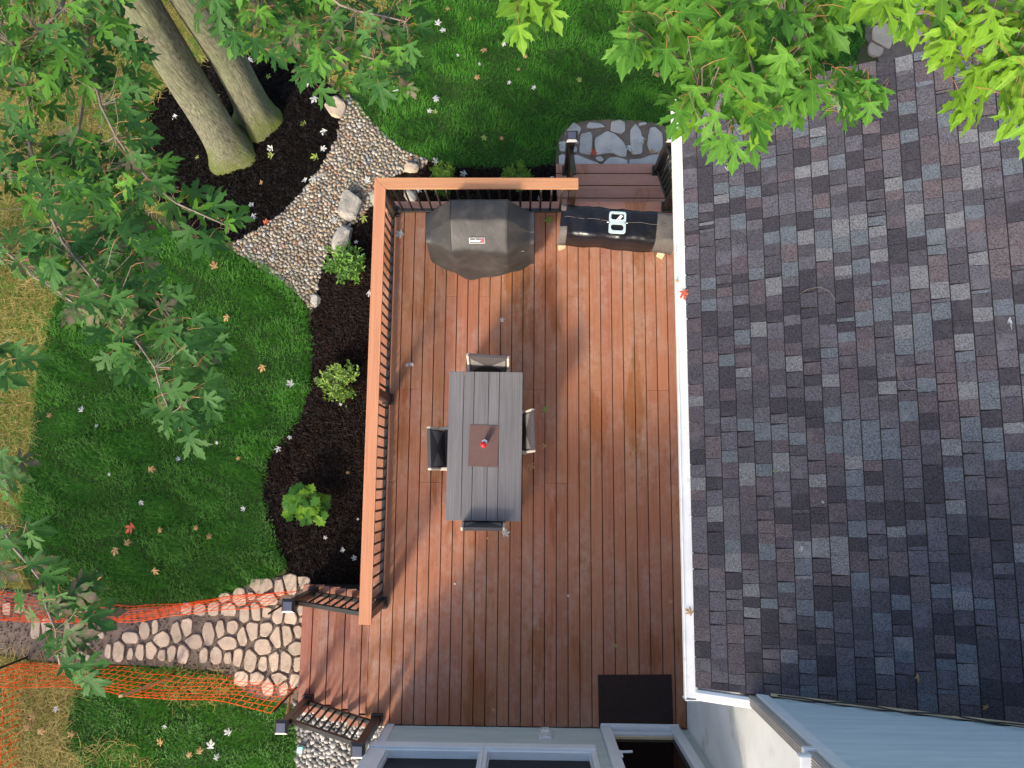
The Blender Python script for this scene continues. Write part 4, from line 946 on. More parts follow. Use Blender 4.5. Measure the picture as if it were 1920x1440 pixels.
LABW = {'white': 'pale silvery', 'tan': 'dry tan', 'red': 'red', 'green': 'yellow-green'}
LANDMARKS = [((425, 300), 'the pale trunk foot'), ((500, 215), 'the mossy trunk foot'), ((628, 200), 'the flat tan boulder'), ((660, 388), 'the largest grey boulder'), ((646, 447), 'the slim grey boulder'), ((592, 566), 'the small pale boulder'),
  ((771, 318), 'the yellowish boulder'), ((655, 505), 'the rounded shrub'), ((651, 722), 'the yellow-green shrub'), ((580, 940), 'the broad-leaved seedling'), ((838, 340), 'the evergreen behind the grill'), ((970, 340), 'the evergreen near the stair'), ((703, 333), 'the railing corner'),
  ((900, 440), 'the covered grill'), ((1157, 419), 'the wrapped trestle'), ((910, 690), 'the grill-end chair'), ((820, 838), 'the railing-side chair'), ((992, 810), 'the gutter-side chair'), ((905, 985), 'the sunroom-end chair'), ((1190, 1310), 'the doormat'), ((1022, 1378), 'the outlet'),
  ((541, 1139), 'the capped post by the shrub bed'), ((529, 1366), 'the capped post by the pebbles'), ((270, 1290), 'the wooden stake'), ((540, 1080), 'the steps'), ((1070, 262), 'the landing newel'), ((1140, 265), 'the middle landing stone'), ((1240, 290), 'the gutter-side stair rail'), ((500, 440), 'the creek edge'), ((1262, 200), 'the gutter end'), ((40, 1250), 'the fence corner'),
  ((320, 800), 'the hanging branch tip'), ((45, 900), 'the straw edge'), ((565, 760), 'the bed edge'), ((700, 200), 'the creek top'), ((960, 60), 'the small overhanging spray'), ((1160, 80), 'the roof-side leaves'), ((780, 60), 'the overhanging maple spray'), ((350, 1130), 'the upper mesh fence'), ((1043, 300), 'the landing edge'), ((250, 1420), 'the straw tuft'), ((440, 420), 'the lone branch tip')]
def fallen_leaves(lst, zr, where, catg):
    for e in lst:
        px, py, c = e[:3]; s = e[3] if len(e) > 3 else 1
        p = P(px, py, zr)
        o = place_leaf(random.choice(fallen[c]), p+Vector((0, 0, .004)), random.uniform(0, 6.28), random.uniform(-.15, .25), random.uniform(-.3, .3), random.uniform(.09, .12)*s, None, 'fallen_leaf')
        lm = min(LANDMARKS, key=lambda q: (q[0][0]-px)**2+(q[0][1]-py)**2)[1]
        tag(o, '%s%s fallen leaf %s, nearest %s' % ('small ' if s < .75 else 'large ' if s > 1.05 else '', LABW[c], where, lm), 'leaf', catg+', '+c+', '+lm)
w_, t_, r_, g_ = 'white', 'tan', 'red', 'green'
fallen_leaves([(511, 278, w_), (511, 293, g_), (602, 279, w_), (595, 293, g_), (609, 243, w_), (573, 230, g_), (603, 326, w_), (588, 331, w_), (594, 329, w_), (574, 338, w_), (475, 384, w_), (472, 404, w_), (492, 343, t_, .7), (495, 418, r_, .9), (370, 297, g_, .7), (505, 146, g_, .8), (465, 110, w_, .8), (378, 145, w_, .7), (329, 215, w_, .8), (578, 160, w_, .8), (592, 182, w_), (404, 178, g_, .8)], -DZ+.03, 'on black mulch', 'leaves on tree mulch')
fallen_leaves([(819, 306, w_), (873, 323, w_, 1.1), (1035, 331, w_, .8), (782, 358, w_, .9), (1011, 376, w_, .8), (690, 548, w_, .9), (650, 887, t_, .5), (645, 1033, w_, .6), (665, 1050, w_, .8), (612, 1010, w_, .5), (541, 818, w_, .6), (523, 838, w_, .8), (683, 405, g_), (665, 455, w_, .6), (672, 975, w_, .4), (640, 760, w_, .4)], -DZ+.04, 'in the shrub bed', 'leaves in shrub bed')
fallen_leaves([(690, 342, w_, .9), (627, 418, w_), (640, 300, w_, .5), (560, 455, w_, .6), (508, 488, w_, .6)], -DZ+.07, 'on pebbles', 'leaves on pebbles')
fallen_leaves([(748, 171, w_, 1.2), (815, 181, w_), (820, 189, w_, .6), (802, 209, w_, .8), (820, 47, w_, .9), (835, 57, w_, .8), (842, 16, t_, .6), (946, 79, w_, .8), (912, 93, t_, .9), (892, 148, t_, .9), (857, 102, w_, .4), (899, 118, w_, .5), (957, 153, w_, .6), (1004, 163, w_, .6), (987, 108, t_, .7), (973, 132, t_, .6), (940, 262, t_, .6), (905, 255, g_, .9), (1087, 154, g_, .9), (1230, 143, t_), (818, 212, g_, .8), (883, 33, t_, .5)], -DZ+.08, 'on rear lawn', 'leaves on rear lawn')
fallen_leaves([(403, 503, t_, 1.1), (428, 592, t_, 1.1), (493, 685, t_, 1.1), (548, 723, w_, .9), (392, 652, w_, .7), (433, 659, g_, .5), (152, 772, w_, .8), (279, 880, t_), (250, 985, r_, 1.2), (217, 1027, t_), (237, 1022, t_, .8), (287, 1068, t_, 1.1), (188, 1084, t_), (392, 1010, t_, .8), (335, 863, w_, .6), (444, 861, t_, .6), (180, 800, w_, .5), (366, 993, t_, .7), (262, 940, w_, .6), (459, 955, w_, .8), (90, 782, t_, .6), (205, 887, w_, .5), (300, 998, t_, .7), (406, 828, w_, .5)], -DZ+.08, 'on side lawn', 'leaves on side lawn')
fallen_leaves([(303, 1395, t_, .9), (395, 1403, w_, 1), (373, 1413, t_, .8), (404, 1424, w_, .75), (432, 1375, w_, .9), (307, 1360, w_, .7), (352, 1419, t_, .7), (66, 1345, t_), (50, 1370, t_), (72, 1372, t_), (105, 1325, w_, .7), (137, 1380, t_, .9)], -DZ+.09, 'on lower lawn', 'leaves on lower lawn')
fallen_leaves([(755, 436, w_, 1.1), (1035, 410, g_, 1.2), (941, 603, w_, .6), (766, 683, w_, .5), (775, 685, w_, .6), (943, 1001, w_, 1.0), (1026, 767, g_, .9), (990, 872, t_), (1024, 836, t_, .9), (923, 1330, t_, .4), (1152, 1209, g_, .5), (1270, 967, t_, .8), (1009, 1178, t_, .5), (1255, 1130, t_, .5), (1178, 1359, t_, .9), (1066, 1119, w_, .3), (914, 1007, t_, .4), (853, 1093, w_, .3)], .012, 'on deck', 'leaves on deck')
fallen_leaves([(1205, 257, w_, 1.1), (1180, 273, w_), (1143, 279, w_, 1.1), (1111, 290, r_, 1.1), (1084, 268, w_, .5), (1222, 288, t_, .8), (1234, 288, t_, .8)], -DZ+.06, 'on flagstones', 'leaves on landing')
for px, py, c, s in ((1362, 318, w_, 1), (1890, 601, w_, 1), (1504, 1025, w_, .5), (1718, 1266, t_, .7), (1852, 1323, t_, .5), (1450, 882, g_, .4), (1541, 940, w_, .3)):
    v = ray(px, py); t0 = (2.5-SL*1.45-H)/(v[2]-SL*v[0]); p = Vector((v[0]*t0, v[1]*t0, v[2]*t0+H+DZ))
    o = place_leaf(random.choice(fallen[c]), p+nrm*.012, random.uniform(0, 6.28), 0, -math.atan(SL), random.uniform(.08, .1)*s, None, 'fallen_leaf'); tag(o, '%s fallen leaf on the grey shingles' % LABW[c], 'leaf', 'leaves on roof, '+c)
o = place_leaf(fallen['red'][0], P(1281, 545, 2.53), 3.4, 0, 0, .1, None, 'fallen_leaf'); tag(o, 'crimson maple leaf lying on the white gutter', 'leaf')
for px, py, s in ((1298, 1150, .07), (1273, 528, .04), (1297, 700, .03)):
    o = place_leaf(fallen['tan'][1], P(px, py, 2.53), 1, 0, 0, s, None, 'fallen_leaf'); tag(o, 'dry brown leaf scrap caught in the white gutter', 'leaf', 'scraps in gutter')
def rooftwig(pxs, label):
    bm = bmesh.new(); pts = []
    for px, py in pxs:
        v = ray(px, py); t0 = (2.5-SL*1.45-H)/(v[2]-SL*v[0]); pts.append(Vector((v[0]*t0, v[1]*t0, v[2]*t0+H+DZ))+nrm*.016)
    tube(bm, pts, .0017, 4); tag(link('twig', to_me(bm), 'twig'), label, 'twig')
rooftwig([(1500, 552), (1515, 543), (1537, 539), (1555, 547), (1567, 563)], 'thin arched twig lying on the pale upper shingles')
rooftwig([(1680, 690), (1686, 708), (1698, 725), (1720, 731)], 'thin wavy twig lying halfway down the shingles')

# ================================================================== ORANGE MESH FENCES AND STAKES
def mesh_fence(label, px, sag, hgt=1.12, cell=.092, seed=0, lean=(0, 0)):
    r = np.random.default_rng(seed); g = [G(*p) for p in px]; seg = [(b-a).length for a, b in zip(g, g[1:])]; tot = sum(seg); n = int(tot/cell); rows = int(hgt/(cell*1.6))
    def at(s):
        for a, b, L in zip(g, g[1:], seg):
            if s <= L or b is g[-1]: return a.lerp(b, min(1, s/L))
            s -= L
    pts = np.zeros((n+1, rows+1, 3))
    for i in range(n+1):
        u = i/n; p = at(u*tot); top = hgt*(1-sag*math.sin(u*math.pi*2.3+seed)**2-.02*math.sin(i*.21))
        for j in range(rows+1):
            h_ = j/rows; bulge = .05*math.sin(i*.13+seed)*math.sin(h_*math.pi)+.006*math.sin(i*.9+j*.6)
            d = (at(min(tot, u*tot+.05))-at(max(0, u*tot-.05))); d.z = 0; d.normalize()
            q = Vector((p.x-d.y*bulge+lean[0]*h_, p.y+d.x*bulge+lean[1]*h_, .02+top*h_+.004*math.sin(i*.5+j))); pts[i, j] = q
    V, T = [], []
    def quad(a, b, w, nv):
        a = np.array(a); b = np.array(b); d = (b-a)/(np.linalg.norm(b-a)+1e-9); s = np.cross(d, nv); s = s/(np.linalg.norm(s)+1e-9)*w; k = len(V)
        V.extend([a-s, a+s, b+s, b-s]); T.append([k, k+1, k+2, k+3])
        s2 = np.cross(d, s); s2 = s2/(np.linalg.norm(s2)+1e-9)*w*.6; k = len(V); V.extend([a-s2, a+s2, b+s2, b-s2]); T.append([k, k+1, k+2, k+3])
    for i in range(n+1):
        for j in range(rows+1):
            q0 = pts[max(0, i-1), j]; q1 = pts[min(n, i+1), j]; nv = np.cross(q1-q0, [0, 0, 1])
            if i < n: quad(pts[i, j], pts[i+1, j], .008 if j in (0, rows) else .0055, nv)
            if j < rows: quad(pts[i, j], pts[i, j+1], .0055, nv)
            # thick node where strands cross
            k = len(V); c = pts[i, j]; e = (q1-q0)/(np.linalg.norm(q1-q0)+1e-9)*.017; V.extend([c-e, c+np.array([0, 0, .017]), c+e, c-np.array([0, 0, .017])]); T.append([k, k+1, k+2, k+3])
    f = thing('mesh_fence', label, 'fence', tuple(g[0])); V = np.array(V)-np.array(g[0])
    link('netting', mesh_np('netting', V, np.array(T)), 'orange', f, kind='stuff'); return f
mesh_fence('orange plastic mesh fence between the kidney-shaped lawn and stone path', [(-160, 1085), (0, 1108), (120, 1128), (250, 1136), (350, 1130), (450, 1115), (560, 1108)], .08, 1.32, seed=1)
mesh_fence('orange plastic mesh fence between stone path and the lower lawn', [(45, 1243), (130, 1244), (220, 1248), (320, 1256), (420, 1266), (500, 1276), (562, 1287)], .12, 1.12, seed=2)
mesh_fence('orange plastic mesh fence turning the corner beside the straw', [(48, 1246), (42, 1330), (36, 1450), (30, 1600)], .08, 1.1, seed=4)
def stake(name, a, za, b, zb, w, mt, label):
    A = P(*a, za-DZ); B = P(*b, zb-DZ); o = beamo(name, A, B, w, w*.6, mt, bev=.003); tag(o, label, 'stake'); return o
stake('wooden_stake', (322, 1271), .0, (226, 1305), 1.2, .05, 'wood', 'pale wooden stake crossing the orange mesh over the lower lawn')
stake('wooden_stake', (545, 1300), .0, (536, 1353), .95, .045, 'wood', 'short wooden stake beside the capped post near grey pebbles')
stake('steel_stake', (557, 1288), .0, (512, 1335), 1.15, .025, 'darkstake', 'thin dark stake holding mesh at the foot of the steps by pebbles')
stake('steel_stake', (553, 1120), .0, (503, 1151), 1.15, .025, 'darkstake', 'thin dark stake holding mesh beside the shrub bed steps')
stake('steel_stake', (52, 1232), .0, (-40, 1268), 1.2, .028, 'darkstake', 'dark stake at the far fence corner by the straw')
# little solar marker in the pebbles
mk = thing('marker_light', 'small teal and white plastic marker among grey pebbles', 'light', tuple(G(566, 1403)))
boxo('body', (0, 0, .05), (.075, .06, .1), 'wplastic', mk); boxo('lens', (0.005, .035, .075), (.07, .03, .05), 'teal', mk)

# ================================================================== SHRUBS
def shrub(name, label, px, py, rad, hgt, n, size, mt, narrow=.45, seed=0, ball=True):
    r = np.random.default_rng(seed); c = G(px, py); s = thing(name, label, 'shrub', (c.x, c.y, .015))
    V, T = [], []
    leaf = np.array([[0, 0, 0], [narrow*.5, .45, .06], [0, 1, -.05], [-narrow*.5, .45, .06]])
    bm = bmesh.new()
    nst = 26
    stems = []
    for k in range(nst):
        a = r.uniform(0, 6.28); rr_ = rad*math.sqrt(r.uniform(.02, 1)); tipp = Vector((rr_*math.cos(a), rr_*math.sin(a), hgt*(1-.55*(rr_/rad)**2)*r.uniform(.75, 1.1)))
        tube(bm, [Vector((0, 0, 0)), tipp*.5+Vector((0, 0, hgt*.12)), tipp], [.008, .005, .002], 4); stems.append(tipp)
    link('stems', to_me(bm), 'twig', s)
    for k in range(n):
        tp_ = stems[k % nst]; f = r.uniform(.45, 1.08); p = np.array(tp_)*f+r.normal(0, rad*.1, 3); p[2] = max(.02, p[2])
        a = math.atan2(tp_.y, tp_.x)+r.normal(0, 1.4); el = r.uniform(-.1, 1.0)
        d = np.array([math.cos(a)*math.cos(el), math.sin(a)*math.cos(el), math.sin(el)]); side = np.cross(d, [0, 0, 1]); side /= np.linalg.norm(side); up = np.cross(side, d)
        sz = size*r.uniform(.58, 1.28); q = p+(leaf[:, :1]*side+leaf[:, 1:2]*d+leaf[:, 2:]*up)*sz; i = len(V); V += list(q); T.append([i, i+1, i+2, i+3])
    link('foliage', mesh_np('foliage', np.array(V), np.array(T)), mt, s, kind='stuff'); return s
GL = [(.05, .14, .02), (.09, .22, .03), (.14, .3, .04), (.07, .18, .025), (.2, .36, .06)]
M['sh1'] = palette_mat('shrub_foliage', GL, .4, .45, translucent=.25)
M['sh2'] = palette_mat('yellow_shrub_foliage', [(.07, .16, .02), (.13, .25, .03), (.22, .34, .05), (.1, .2, .02), (.28, .4, .07)], .4, .45, translucent=.25)
M['sh3'] = palette_mat('arborvitae_foliage', [(.05, .13, .01), (.09, .2, .015), (.14, .26, .02), (.2, .32, .03)], .5, .3, translucent=.2)
shrub('shrub', 'rounded green shrub next to the slim grey boulder', 655, 505, .27, .42, 950, .075, 'sh1', .42, 1)
shrub('shrub', 'yellow-green shrub in the middle of the deck-side bed', 651, 722, .28, .42, 1000, .06, 'sh2', .45, 2)
shrub('young_evergreen', 'feathery young evergreen behind the covered grill corner', 838, 358, .2, .75, 1500, .05, 'sh3', .3, 3)
shrub('young_evergreen', 'feathery young evergreen near the stair end of railing', 970, 358, .19, .75, 1500, .05, 'sh3', .3, 4)
shrub('weed_sprout', 'small green sprout at the edge of the shrub bed', 597, 715, .06, .08, 60, .03, 'sh2', .4, 5)
shrub('weed_sprout', 'small green sprout beside the round shrub', 620, 470, .07, .1, 60, .035, 'sh1', .4, 6)
c = G(585, 955); sd = thing('oak_seedling', 'bright green broad-leaved seedling in the shrub bed near lower steps', 'plant', (c.x, c.y, .015))
OKV = variants('leafb', OAK, 4)+variants('leaff', OAK, 3)
bm = bmesh.new()
for k, (ox, oy, hz_) in enumerate([(-.05, .1, .5), (.1, .05, .45), (-.14, -.02, .4), (.02, -.1, .42), (.17, -.06, .36), (-.1, .2, .4), (.05, .2, .38), (.2, .1, .3), (-.22, .1, .3)]):
    tp_ = Vector((ox, oy, hz_)); tube(bm, [(0, 0, 0), (ox*.4, oy*.4, hz_*.6), tp_], [.008, .005, .003], 5)
    for q in range(7):
        place_leaf(random.choice(OKV), Vector(sd.location)+tp_+Vector((0, 0, -.012*q)), q*2.4+k+random.uniform(-.3, .3), random.uniform(-.35, .25), random.uniform(-.2, .2), random.uniform(.11, .19), sd)
link('stem', to_me(bm), 'twig', sd)

# ================================================================== TREES
def trunk_mesh(base, pts, radii, n=28, seed=0):
    bm = bmesh.new(); r = np.random.default_rng(seed); rings = []; m_ = []
    for i in range(len(pts)-1):                                    # resample
        for k in range(14): m_.append((Vector(pts[i]).lerp(Vector(pts[i+1]), k/14), radii[i]+(radii[i+1]-radii[i])*k/14))
    m_.append((Vector(pts[-1]), radii[-1])); ph = r.uniform(0, 6.28, 5)
    for p, rad in m_:
        z = p.z; flare = 1+.5*math.exp(-max(0, z)/.2); ring_ = []
        for k in range(n):
            a = 2*math.pi*k/n; w_ = 1+.035*math.sin(3*a+ph[0]+z*.4)+.03*math.sin(5*a+ph[1]-z*.7)+.02*math.sin(11*a+ph[2]+z*1.3)+.3*(flare-1)*math.sin(4*a+ph[3])+r.uniform(-.003, .003)
            ring_.append(bm.verts.new(p+Vector((math.cos(a), math.sin(a), 0))*rad*flare*w_))
        rings.append(ring_)
    for A, B in zip(rings, rings[1:]):
        for k in range(n): bm.faces.new((A[k], A[(k+1) % n], B[(k+1) % n], B[k]))
    bm.faces.new(rings[-1])
    for v in bm.verts: v.co -= Vector(base)
    return to_me(bm, 'trunk', True)
def tree(name, label, base, pts, radii, seed):
    t_ = thing(name, label, 'tree', tuple(base)); link('trunk', trunk_mesh(base, pts, radii, seed=seed), 'bark', t_); return t_
def branch_px(tree_, root, pxs, r0, r1, wig=.03, seed=0):
    """limb from a point on the trunk through pixel/height points"""
    pts = [Vector(root)]+[P(a, b, z) for a, b, z in pxs]; r = np.random.default_rng(seed); out = []
    for i in range(len(pts)-1):
        a0 = pts[max(0, i-1)]; a, b = pts[i], pts[i+1]; b1 = pts[min(len(pts)-1, i+2)]; n = max(2, int((b-a).length/.12))
        for k in range(n):
            u = k/n; q = .5*((2*a)+(b-a0)*u+(2*a0-5*a+4*b-b1)*u*u+(3*a-a0-3*b+b1)*u**3); out.append(q+Vector(r.normal(0, wig*.25, 3)))
    out.append(pts[-1]); n = len(out); bm = bmesh.new(); L = Vector(tree_.location)
    tube(bm, [p-L for p in out], [r0+(r1-r0)*(i/(n-1))**.6 for i in range(n)], 7); link('branch', to_me(bm, 'branch', True), 'twig', tree_); return out
COUNT = {}
EXTRA = {}
def drop_leaf(tree_, me, p, yaw, pitch, roll, size):
    COUNT[tree_.name] = COUNT.get(tree_.name, 0)+1
    if COUNT[tree_.name] <= 300: place_leaf(me, p, yaw, pitch, roll, size, tree_); return
    mtx = Matrix.Translation(Vector(p)-Vector(tree_.location)) @ Matrix.Rotation(yaw, 4, 'Z') @ Matrix.Rotation(pitch, 4, 'X') @ Matrix.Rotation(roll, 4, 'Y') @ Matrix.Diagonal((size, size, size, 1))
    EXTRA.setdefault(tree_.name, []).append((me, mtx))
def flush_foliage(tree_):
    if tree_.name not in EXTRA: return
    V, T, MI = [], [], []; mats = []
    for me, mtx in EXTRA[tree_.name]:
        k = len(V); V += [tuple(mtx @ v.co) for v in me.vertices]; T += [[a+k for a in p.vertices] for p in me.polygons]
        if me.materials[0] not in mats: mats.append(me.materials[0])
        MI += [mats.index(me.materials[0])]*len(me.polygons)
    link('foliage', mesh_np('foliage', np.array(V), np.array(T), midx=MI), mats, tree_, kind='stuff')
B1 = G(432, 283); B2 = G(486, 224)
def lift(px, py, z): return P(px, py, z)
t1 = tree('maple_tree', 'maple with the pale grey-green trunk standing lower in the mulch circle', B1, [B1, lift(350, 152, .55), lift(262, 8, 2.2), Vector((-4.0, 5.05, 7.0)), Vector((-3.9, 5.2, 11.5))], [.26, .245, .205, .17, .11], 3)
t2 = tree('maple_tree', 'mossier maple trunk standing higher in the mulch circle', B2, [B2, lift(425, 105, .55), lift(350, -10, 2.0), Vector((-3.45, 5.35, 7.0)), Vector((-3.2, 5.6, 11.5))], [.235, .225, .195, .16, .1], 5)
def to_px(p):
    w = np.array([p[0], p[1], p[2]-H-DZ]); c = _x*w[0]+_y*w[1]+_z*w[2]; return 960+F*c[0]/c[2], 720+F*c[1]/c[2]
def canopy(tree_, paths, poly, n, zr, size, mts, seed, hang=None, gaps=.0, flat=.33, up0=.25):
    """leaves spread through the crown volume over a region of ground, each stalked to the nearest limb"""
    r = np.random.default_rng(seed); L = Vector(tree_.location); poly = np.array(poly, float); bm = bmesh.new(); lo, hi = poly.min(0), poly.max(0); k = 0
    pp = np.array([q for pth in paths for q in pth[int(len(pth)*up0):]]); tan = np.array([(pth[min(i+1, len(pth)-1)]-pth[max(0, i-1)]).normalized() for pth in paths for i in range(int(len(pth)*up0), len(pth))])
    tries = 0
    while k < n and tries < n*40:
        tries += 1
        q = r.uniform(lo, hi, (1, 2))
        if not inside(q, poly)[0]: continue
        px, py = q[0]
        g_ = math.sin(px*.021+seed)+math.sin(py*.027+1.3*seed)+math.sin((px+py)*.017+2.1*seed)
        if g_ < gaps*3-2 and r.random() < .8: continue
        p = P(px, py, r.uniform(*zr)); d2 = ((pp-np.array(p))**2).sum(1); b = int(np.argmin(d2)); o = Vector(pp[b]); tn = Vector(tan[b])
        out = p-o; out.z = 0
        dirv = tn*.09+out*.8; yaw0 = math.atan2(dirv.y, dirv.x) if hang is None else hang
        yaw = yaw0+r.normal(0, .7)-math.pi/2; mt = mts[int(r.random()*len(mts))]; sz = size*r.uniform(.7, 1.25)
        drop_leaf(tree_, LV[mt][int(r.integers(6))], p, yaw, r.normal(-.28, flat), r.normal(0, flat*.85), sz); k += 1
        back = Vector((math.sin(yaw), -math.cos(yaw), 0))*size*r.uniform(.4, .75); e = p+back+Vector((0, 0, -.02))
        tube(bm, [p-L, (p+e)/2+Vector((0, 0, .012))-L, e-L], [.001, .0011, .0013], 4, False, 1)
        if math.sqrt(d2[b]) < .6: tube(bm, [e-L, e.lerp(o, .5)+Vector((0, 0, -.03))-L, o-L], [.0013, .0018, .0024], 4, False, 0)
    link('leaf_stalks', to_me(bm), ['twig', 'petiole'], tree_, kind='stuff')
R1 = (-4.02, 5.02, 6.3); R2 = (-3.5, 5.3, 6.0)
bA = [branch_px(t1, R1, [(170, -160, 5.3), (150, 40, 5.4), (190, 200, 5.5), (245, 300, 5.5), (330, 380, 5.5), (430, 425, 5.45)], .03, .004, seed=1),
      branch_px(t1, R1, [(110, -120, 5.2), (60, 120, 5.3), (60, 300, 5.4), (120, 450, 5.5), (225, 600, 5.55), (285, 690, 5.5), (320, 775, 5.45)], .03, .004, seed=2),
      branch_px(t1, R1, [(40, -140, 5.0), (0, 60, 5.0), (-30, 250, 5.1), (-20, 420, 5.3), (90, 540, 5.5), (180, 580, 5.5)], .03, .004, seed=3),
      branch_px(t1, R1, [(150, 20, 4.8), (150, 240, 4.9), (210, 420, 5.0), (250, 520, 5.2), (330, 610, 5.4)], .026, .004, seed=4)]
canopy(t1, bA, [(-80, 300), (120, 250), (240, 250), (300, 310), (340, 350), (280, 370), (290, 430), (300, 500), (330, 560), (300, 640), (200, 620), (130, 600), (70, 520), (-80, 450)], 285, (5.1, 5.7), .12, ['leafd']*5+['leafl'], 5, gaps=.2)
canopy(t1, bA[1:2]+bA[3:4], [(190, 560), (330, 540), (400, 640), (390, 770), (340, 830), (300, 790), (270, 720), (190, 660)], 76, (5.3, 5.6), .125, ['leafd'], 6, gaps=.25, up0=.6)
canopy(t1, bA[:1], [(290, 320), (350, 350), (455, 410), (450, 460), (380, 455), (330, 420)], 17, (5.4, 5.5), .13, ['leafd', 'leafl'], 7, up0=.6)
canopy(t1, bA, [(-80, 60), (200, 40), (255, 120), (290, 230), (250, 320), (120, 330), (-80, 330)], 185, (5.0, 5.7), .12, ['leafd']*3+['leafl'], 8, gaps=.42)
bB = [branch_px(t2, R2, [(440, -150, 5.2), (440, -40, 5.4), (520, 40, 5.4), (600, 70, 5.4), (700, 110, 5.4), (760, 130, 5.4)], .03, .004, seed=5),
      branch_px(t2, R2, [(560, -100, 5.4), (600, -20, 5.6), (670, 20, 5.6), (760, 40, 5.6)], .04, .004, seed=6),
      branch_px(t2, R2, [(300, -150, 5.4), (180, -60, 5.6), (120, 20, 5.6), (30, 90, 5.6)], .04, .004, seed=7),
      branch_px(t2, R2, [(500, -160, 5.0), (520, -40, 5.0), (580, 110, 5.1), (640, 120, 5.1)], .04, .004, seed=8)]
canopy(t2, bB, [(385, -60), (800, -60), (785, 60), (770, 165), (720, 165), (640, 150), (590, 185), (560, 130), (500, 95), (440, 70), (405, 30)], 240, (5.1, 5.7), .12, ['leafd']*3+['leafl']*2, 9, gaps=.15, up0=.4)
canopy(t2, bB[2:3], [(-80, -60), (235, -60), (235, 50), (200, 110), (-80, 120)], 135, (5.2, 5.75), .125, ['leafl', 'leafd'], 10, gaps=.2, up0=.4)
canopy(t2, bB[2:3], [(215, 55), (280, 75), (285, 140), (235, 150)], 7, (5.5, 5.6), .13, ['leafd'], 20, up0=.4)
canopy(t2, bB[:1], [(330, -40), (400, -40), (425, 40), (370, 35)], 8, (5.5, 5.6), .13, ['leafd'], 21, up0=.4)
B3 = Vector((2.2, 9.2, 0)); t3 = tree('maple_tree', 'maple behind the house with bright leaves overhanging the roof edge', B3, [B3, Vector((2.3, 9.1, 4)), Vector((2.4, 8.9, 9)), Vector((2.5, 8.8, 12))], [.3, .25, .2, .12], 9)
R3 = (2.38, 8.95, 8.2); dn = -math.pi/2
bC = [branch_px(t3, R3, [(1330, -260, 6.1), (1350, -60, 6.2), (1400, 80, 6.2), (1420, 180, 6.2), (1400, 260, 6.2)], .05, .004, seed=9),
      branch_px(t3, R3, [(1280, -260, 6.1), (1240, -60, 6.2), (1270, 60, 6.2), (1330, 200, 6.2), (1330, 250, 6.2)], .05, .004, seed=10),
      branch_px(t3, R3, [(1450, -250, 6.1), (1450, -40, 6.2), (1500, 90, 6.2), (1560, 170, 6.2), (1650, 165, 6.2)], .05, .004, seed=11)]
canopy(t3, bC, [(1160, -60), (1500, -60), (1510, 60), (1560, 110), (1510, 190), (1430, 220), (1400, 280), (1350, 260), (1280, 230), (1262, 165), (1210, 105), (1165, 75)], 140, (6.05, 6.5), .137, ['leafl']*5+['leafb'], 12, dn, .15, up0=.4)
canopy(t3, bC[2:], [(1500, 100), (1600, 125), (1685, 150), (1670, 195), (1590, 215), (1510, 200)], 26, (6.1, 6.4), .115, ['leafl'], 13, dn+.6, up0=.6)
canopy(t3, bC[2:], [(1500, -60), (1600, -60), (1590, 20), (1530, 70)], 14, (6.1, 6.4), .137, ['leafl', 'leafb'], 23, dn, up0=.4)
bD = [branch_px(t3, R3, [(1760, -250, 6.3), (1770, -60, 6.4), (1830, 30, 6.45), (1880, 140, 6.45), (1905, 190, 6.45)], .05, .004, seed=12)]
canopy(t3, bD, [(1625, -60), (1990, -60), (1990, 130), (1900, 150), (1800, 60), (1700, 60), (1640, 20)], 58, (6.3, 6.6), .14, ['leafb']*3+['leafl'], 14, dn, .1, up0=.4)
canopy(t3, bD, [(1770, 60), (1990, 80), (1990, 230), (1890, 205), (1780, 190), (1755, 120)], 30, (6.3, 6.6), .14, ['leafb'], 24, dn, .1, up0=.4)
bE = [branch_px(t3, R3, [(960, -250, 6.2), (965, -80, 6.3), (970, 0, 6.3), (965, 20, 6.3)], .04, .004, seed=13)]
canopy(t3, bE, [(915, -60), (1045, -60), (1030, 15), (990, 40), (960, 55), (920, 10)], 17, (6.25, 6.4), .14, ['leafl', 'leafl', 'leafb'], 15, dn, up0=.5)
B4 = Vector((-9.2, .4, 0)); t4 = tree('maple_tree', 'maple beside the straw with a thin branch hanging over the mesh fences', B4, [B4, Vector((-9.1, .4, 4)), Vector((-8.9, .3, 8)), Vector((-8.8, .2, 11))], [.28, .24, .18, .1], 12)
R4 = (-8.95, .32, 6.8)
bF = [branch_px(t4, R4, [(-420, 900, 5.6), (-60, 960, 5.5), (30, 1020, 5.5), (75, 1090, 5.5), (105, 1180, 5.5), (112, 1245, 5.45)], .04, .005, seed=15)]
canopy(t4, bF, [(-40, 960), (60, 985), (110, 1060), (190, 1110), (180, 1170), (140, 1190), (180, 1260), (150, 1320), (100, 1290), (40, 1270), (80, 1200), (30, 1170), (40, 1100), (-40, 1060)], 46, (5.35, 5.65), .128, ['leafd'], 16, gaps=.2, up0=.6)
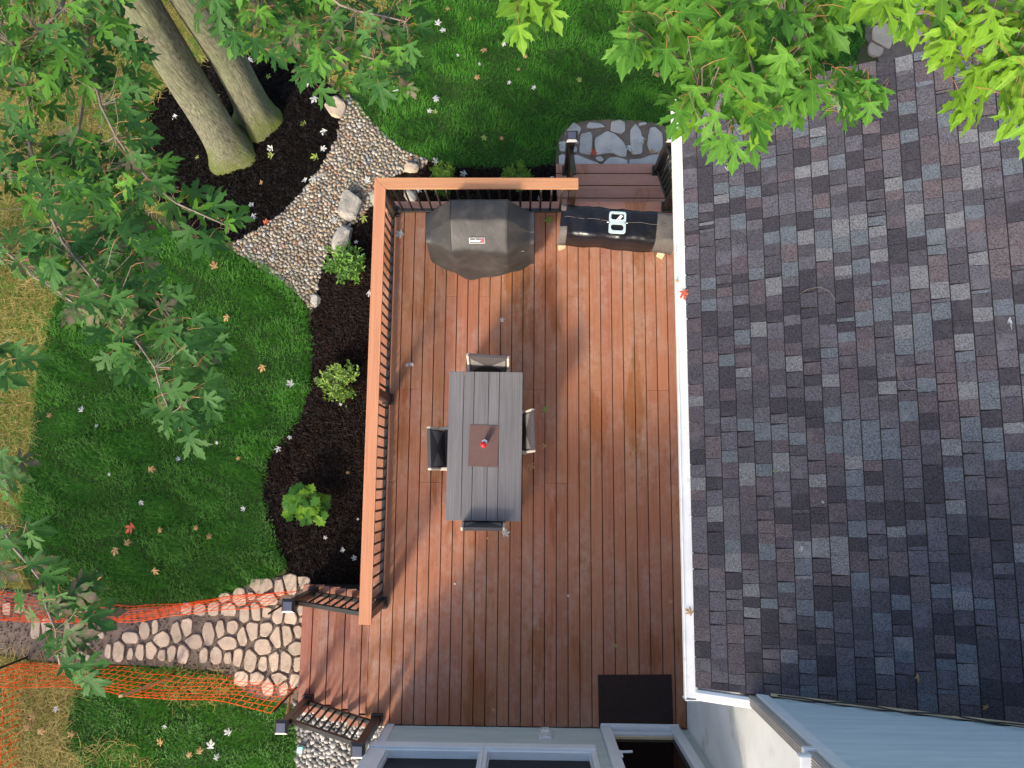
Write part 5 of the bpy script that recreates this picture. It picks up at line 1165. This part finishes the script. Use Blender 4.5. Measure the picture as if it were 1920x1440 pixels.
bG = [branch_px(t4, R4, [(-420, 600, 5.6), (-80, 620, 5.5), (-20, 690, 5.5), (0, 760, 5.5)], .04, .005, seed=16), branch_px(t4, R4, [(-420, 760, 5.6), (-80, 800, 5.5), (-10, 860, 5.5), (15, 930, 5.5)], .04, .005, seed=17)]
canopy(t4, bG, [(-90, 620), (25, 625), (50, 700), (25, 770), (-90, 760)], 14, (5.4, 5.6), .14, ['leafd'], 17, up0=.5)
canopy(t4, bG, [(-90, 830), (30, 845), (50, 890), (25, 970), (-90, 960)], 15, (5.4, 5.6), .13, ['leafd'], 18, up0=.5)

for q in (t1, t2, t3, t4): flush_foliage(q)
# trees standing behind the sunroom and beyond the fence: out of the picture, they shade roof and lawn
def shade_tree(label, base, c, rad, n, seed):
    r = np.random.default_rng(seed); B = Vector(base); t_ = thing('maple_tree', label, 'tree', tuple(B))
    link('trunk', trunk_mesh(B, [B, B.lerp(Vector(c), .5), Vector(c)], [.25, .2, .1], 16, seed), 'bark', t_)
    d = r.normal(0, 1, (n, 3)); d /= np.linalg.norm(d, axis=1)[:, None]; p = d*(r.uniform(.25, 1, n)**.45)[:, None]*np.array(rad)+np.array(c)-np.array(base)
    cl = r.normal(0, 1, (60, 3)); cl /= np.linalg.norm(cl, axis=1)[:, None]; cl = cl*(r.uniform(.3, 1, 60)**.5)[:, None]*np.array(rad)+np.array(c)-np.array(base)
    p = p*.25+(cl[r.integers(0, 60, n)]+r.normal(0, .28, (n, 3)))*.75
    u = r.normal(0, 1, (n, 3)); u /= np.linalg.norm(u, axis=1)[:, None]; w = np.cross(u, r.normal(0, 1, (n, 3))); w /= np.linalg.norm(w, axis=1)[:, None]; s_ = r.uniform(.07, .12, n)[:, None]
    V = np.stack([p-u*s_, p+w*s_*.7, p+u*s_, p-w*s_*.7], 1).reshape(-1, 3)
    link('foliage', mesh_np('foliage', V, np.arange(4*n).reshape(-1, 4)), 'sh1', t_, kind='stuff')
shade_tree('tall maple standing behind the sunroom', (-2.6, -9.6, 0), (-2.2, -9.2, 9.6), (2.2, 1.8, 1.8), 5200, 41)
shade_tree('tall maple standing beyond the lower lawn', (-12.5, -13.5, 0), (-12.0, -13.0, 8.6), (2.2, 2.6, 2.0), 3200, 42)
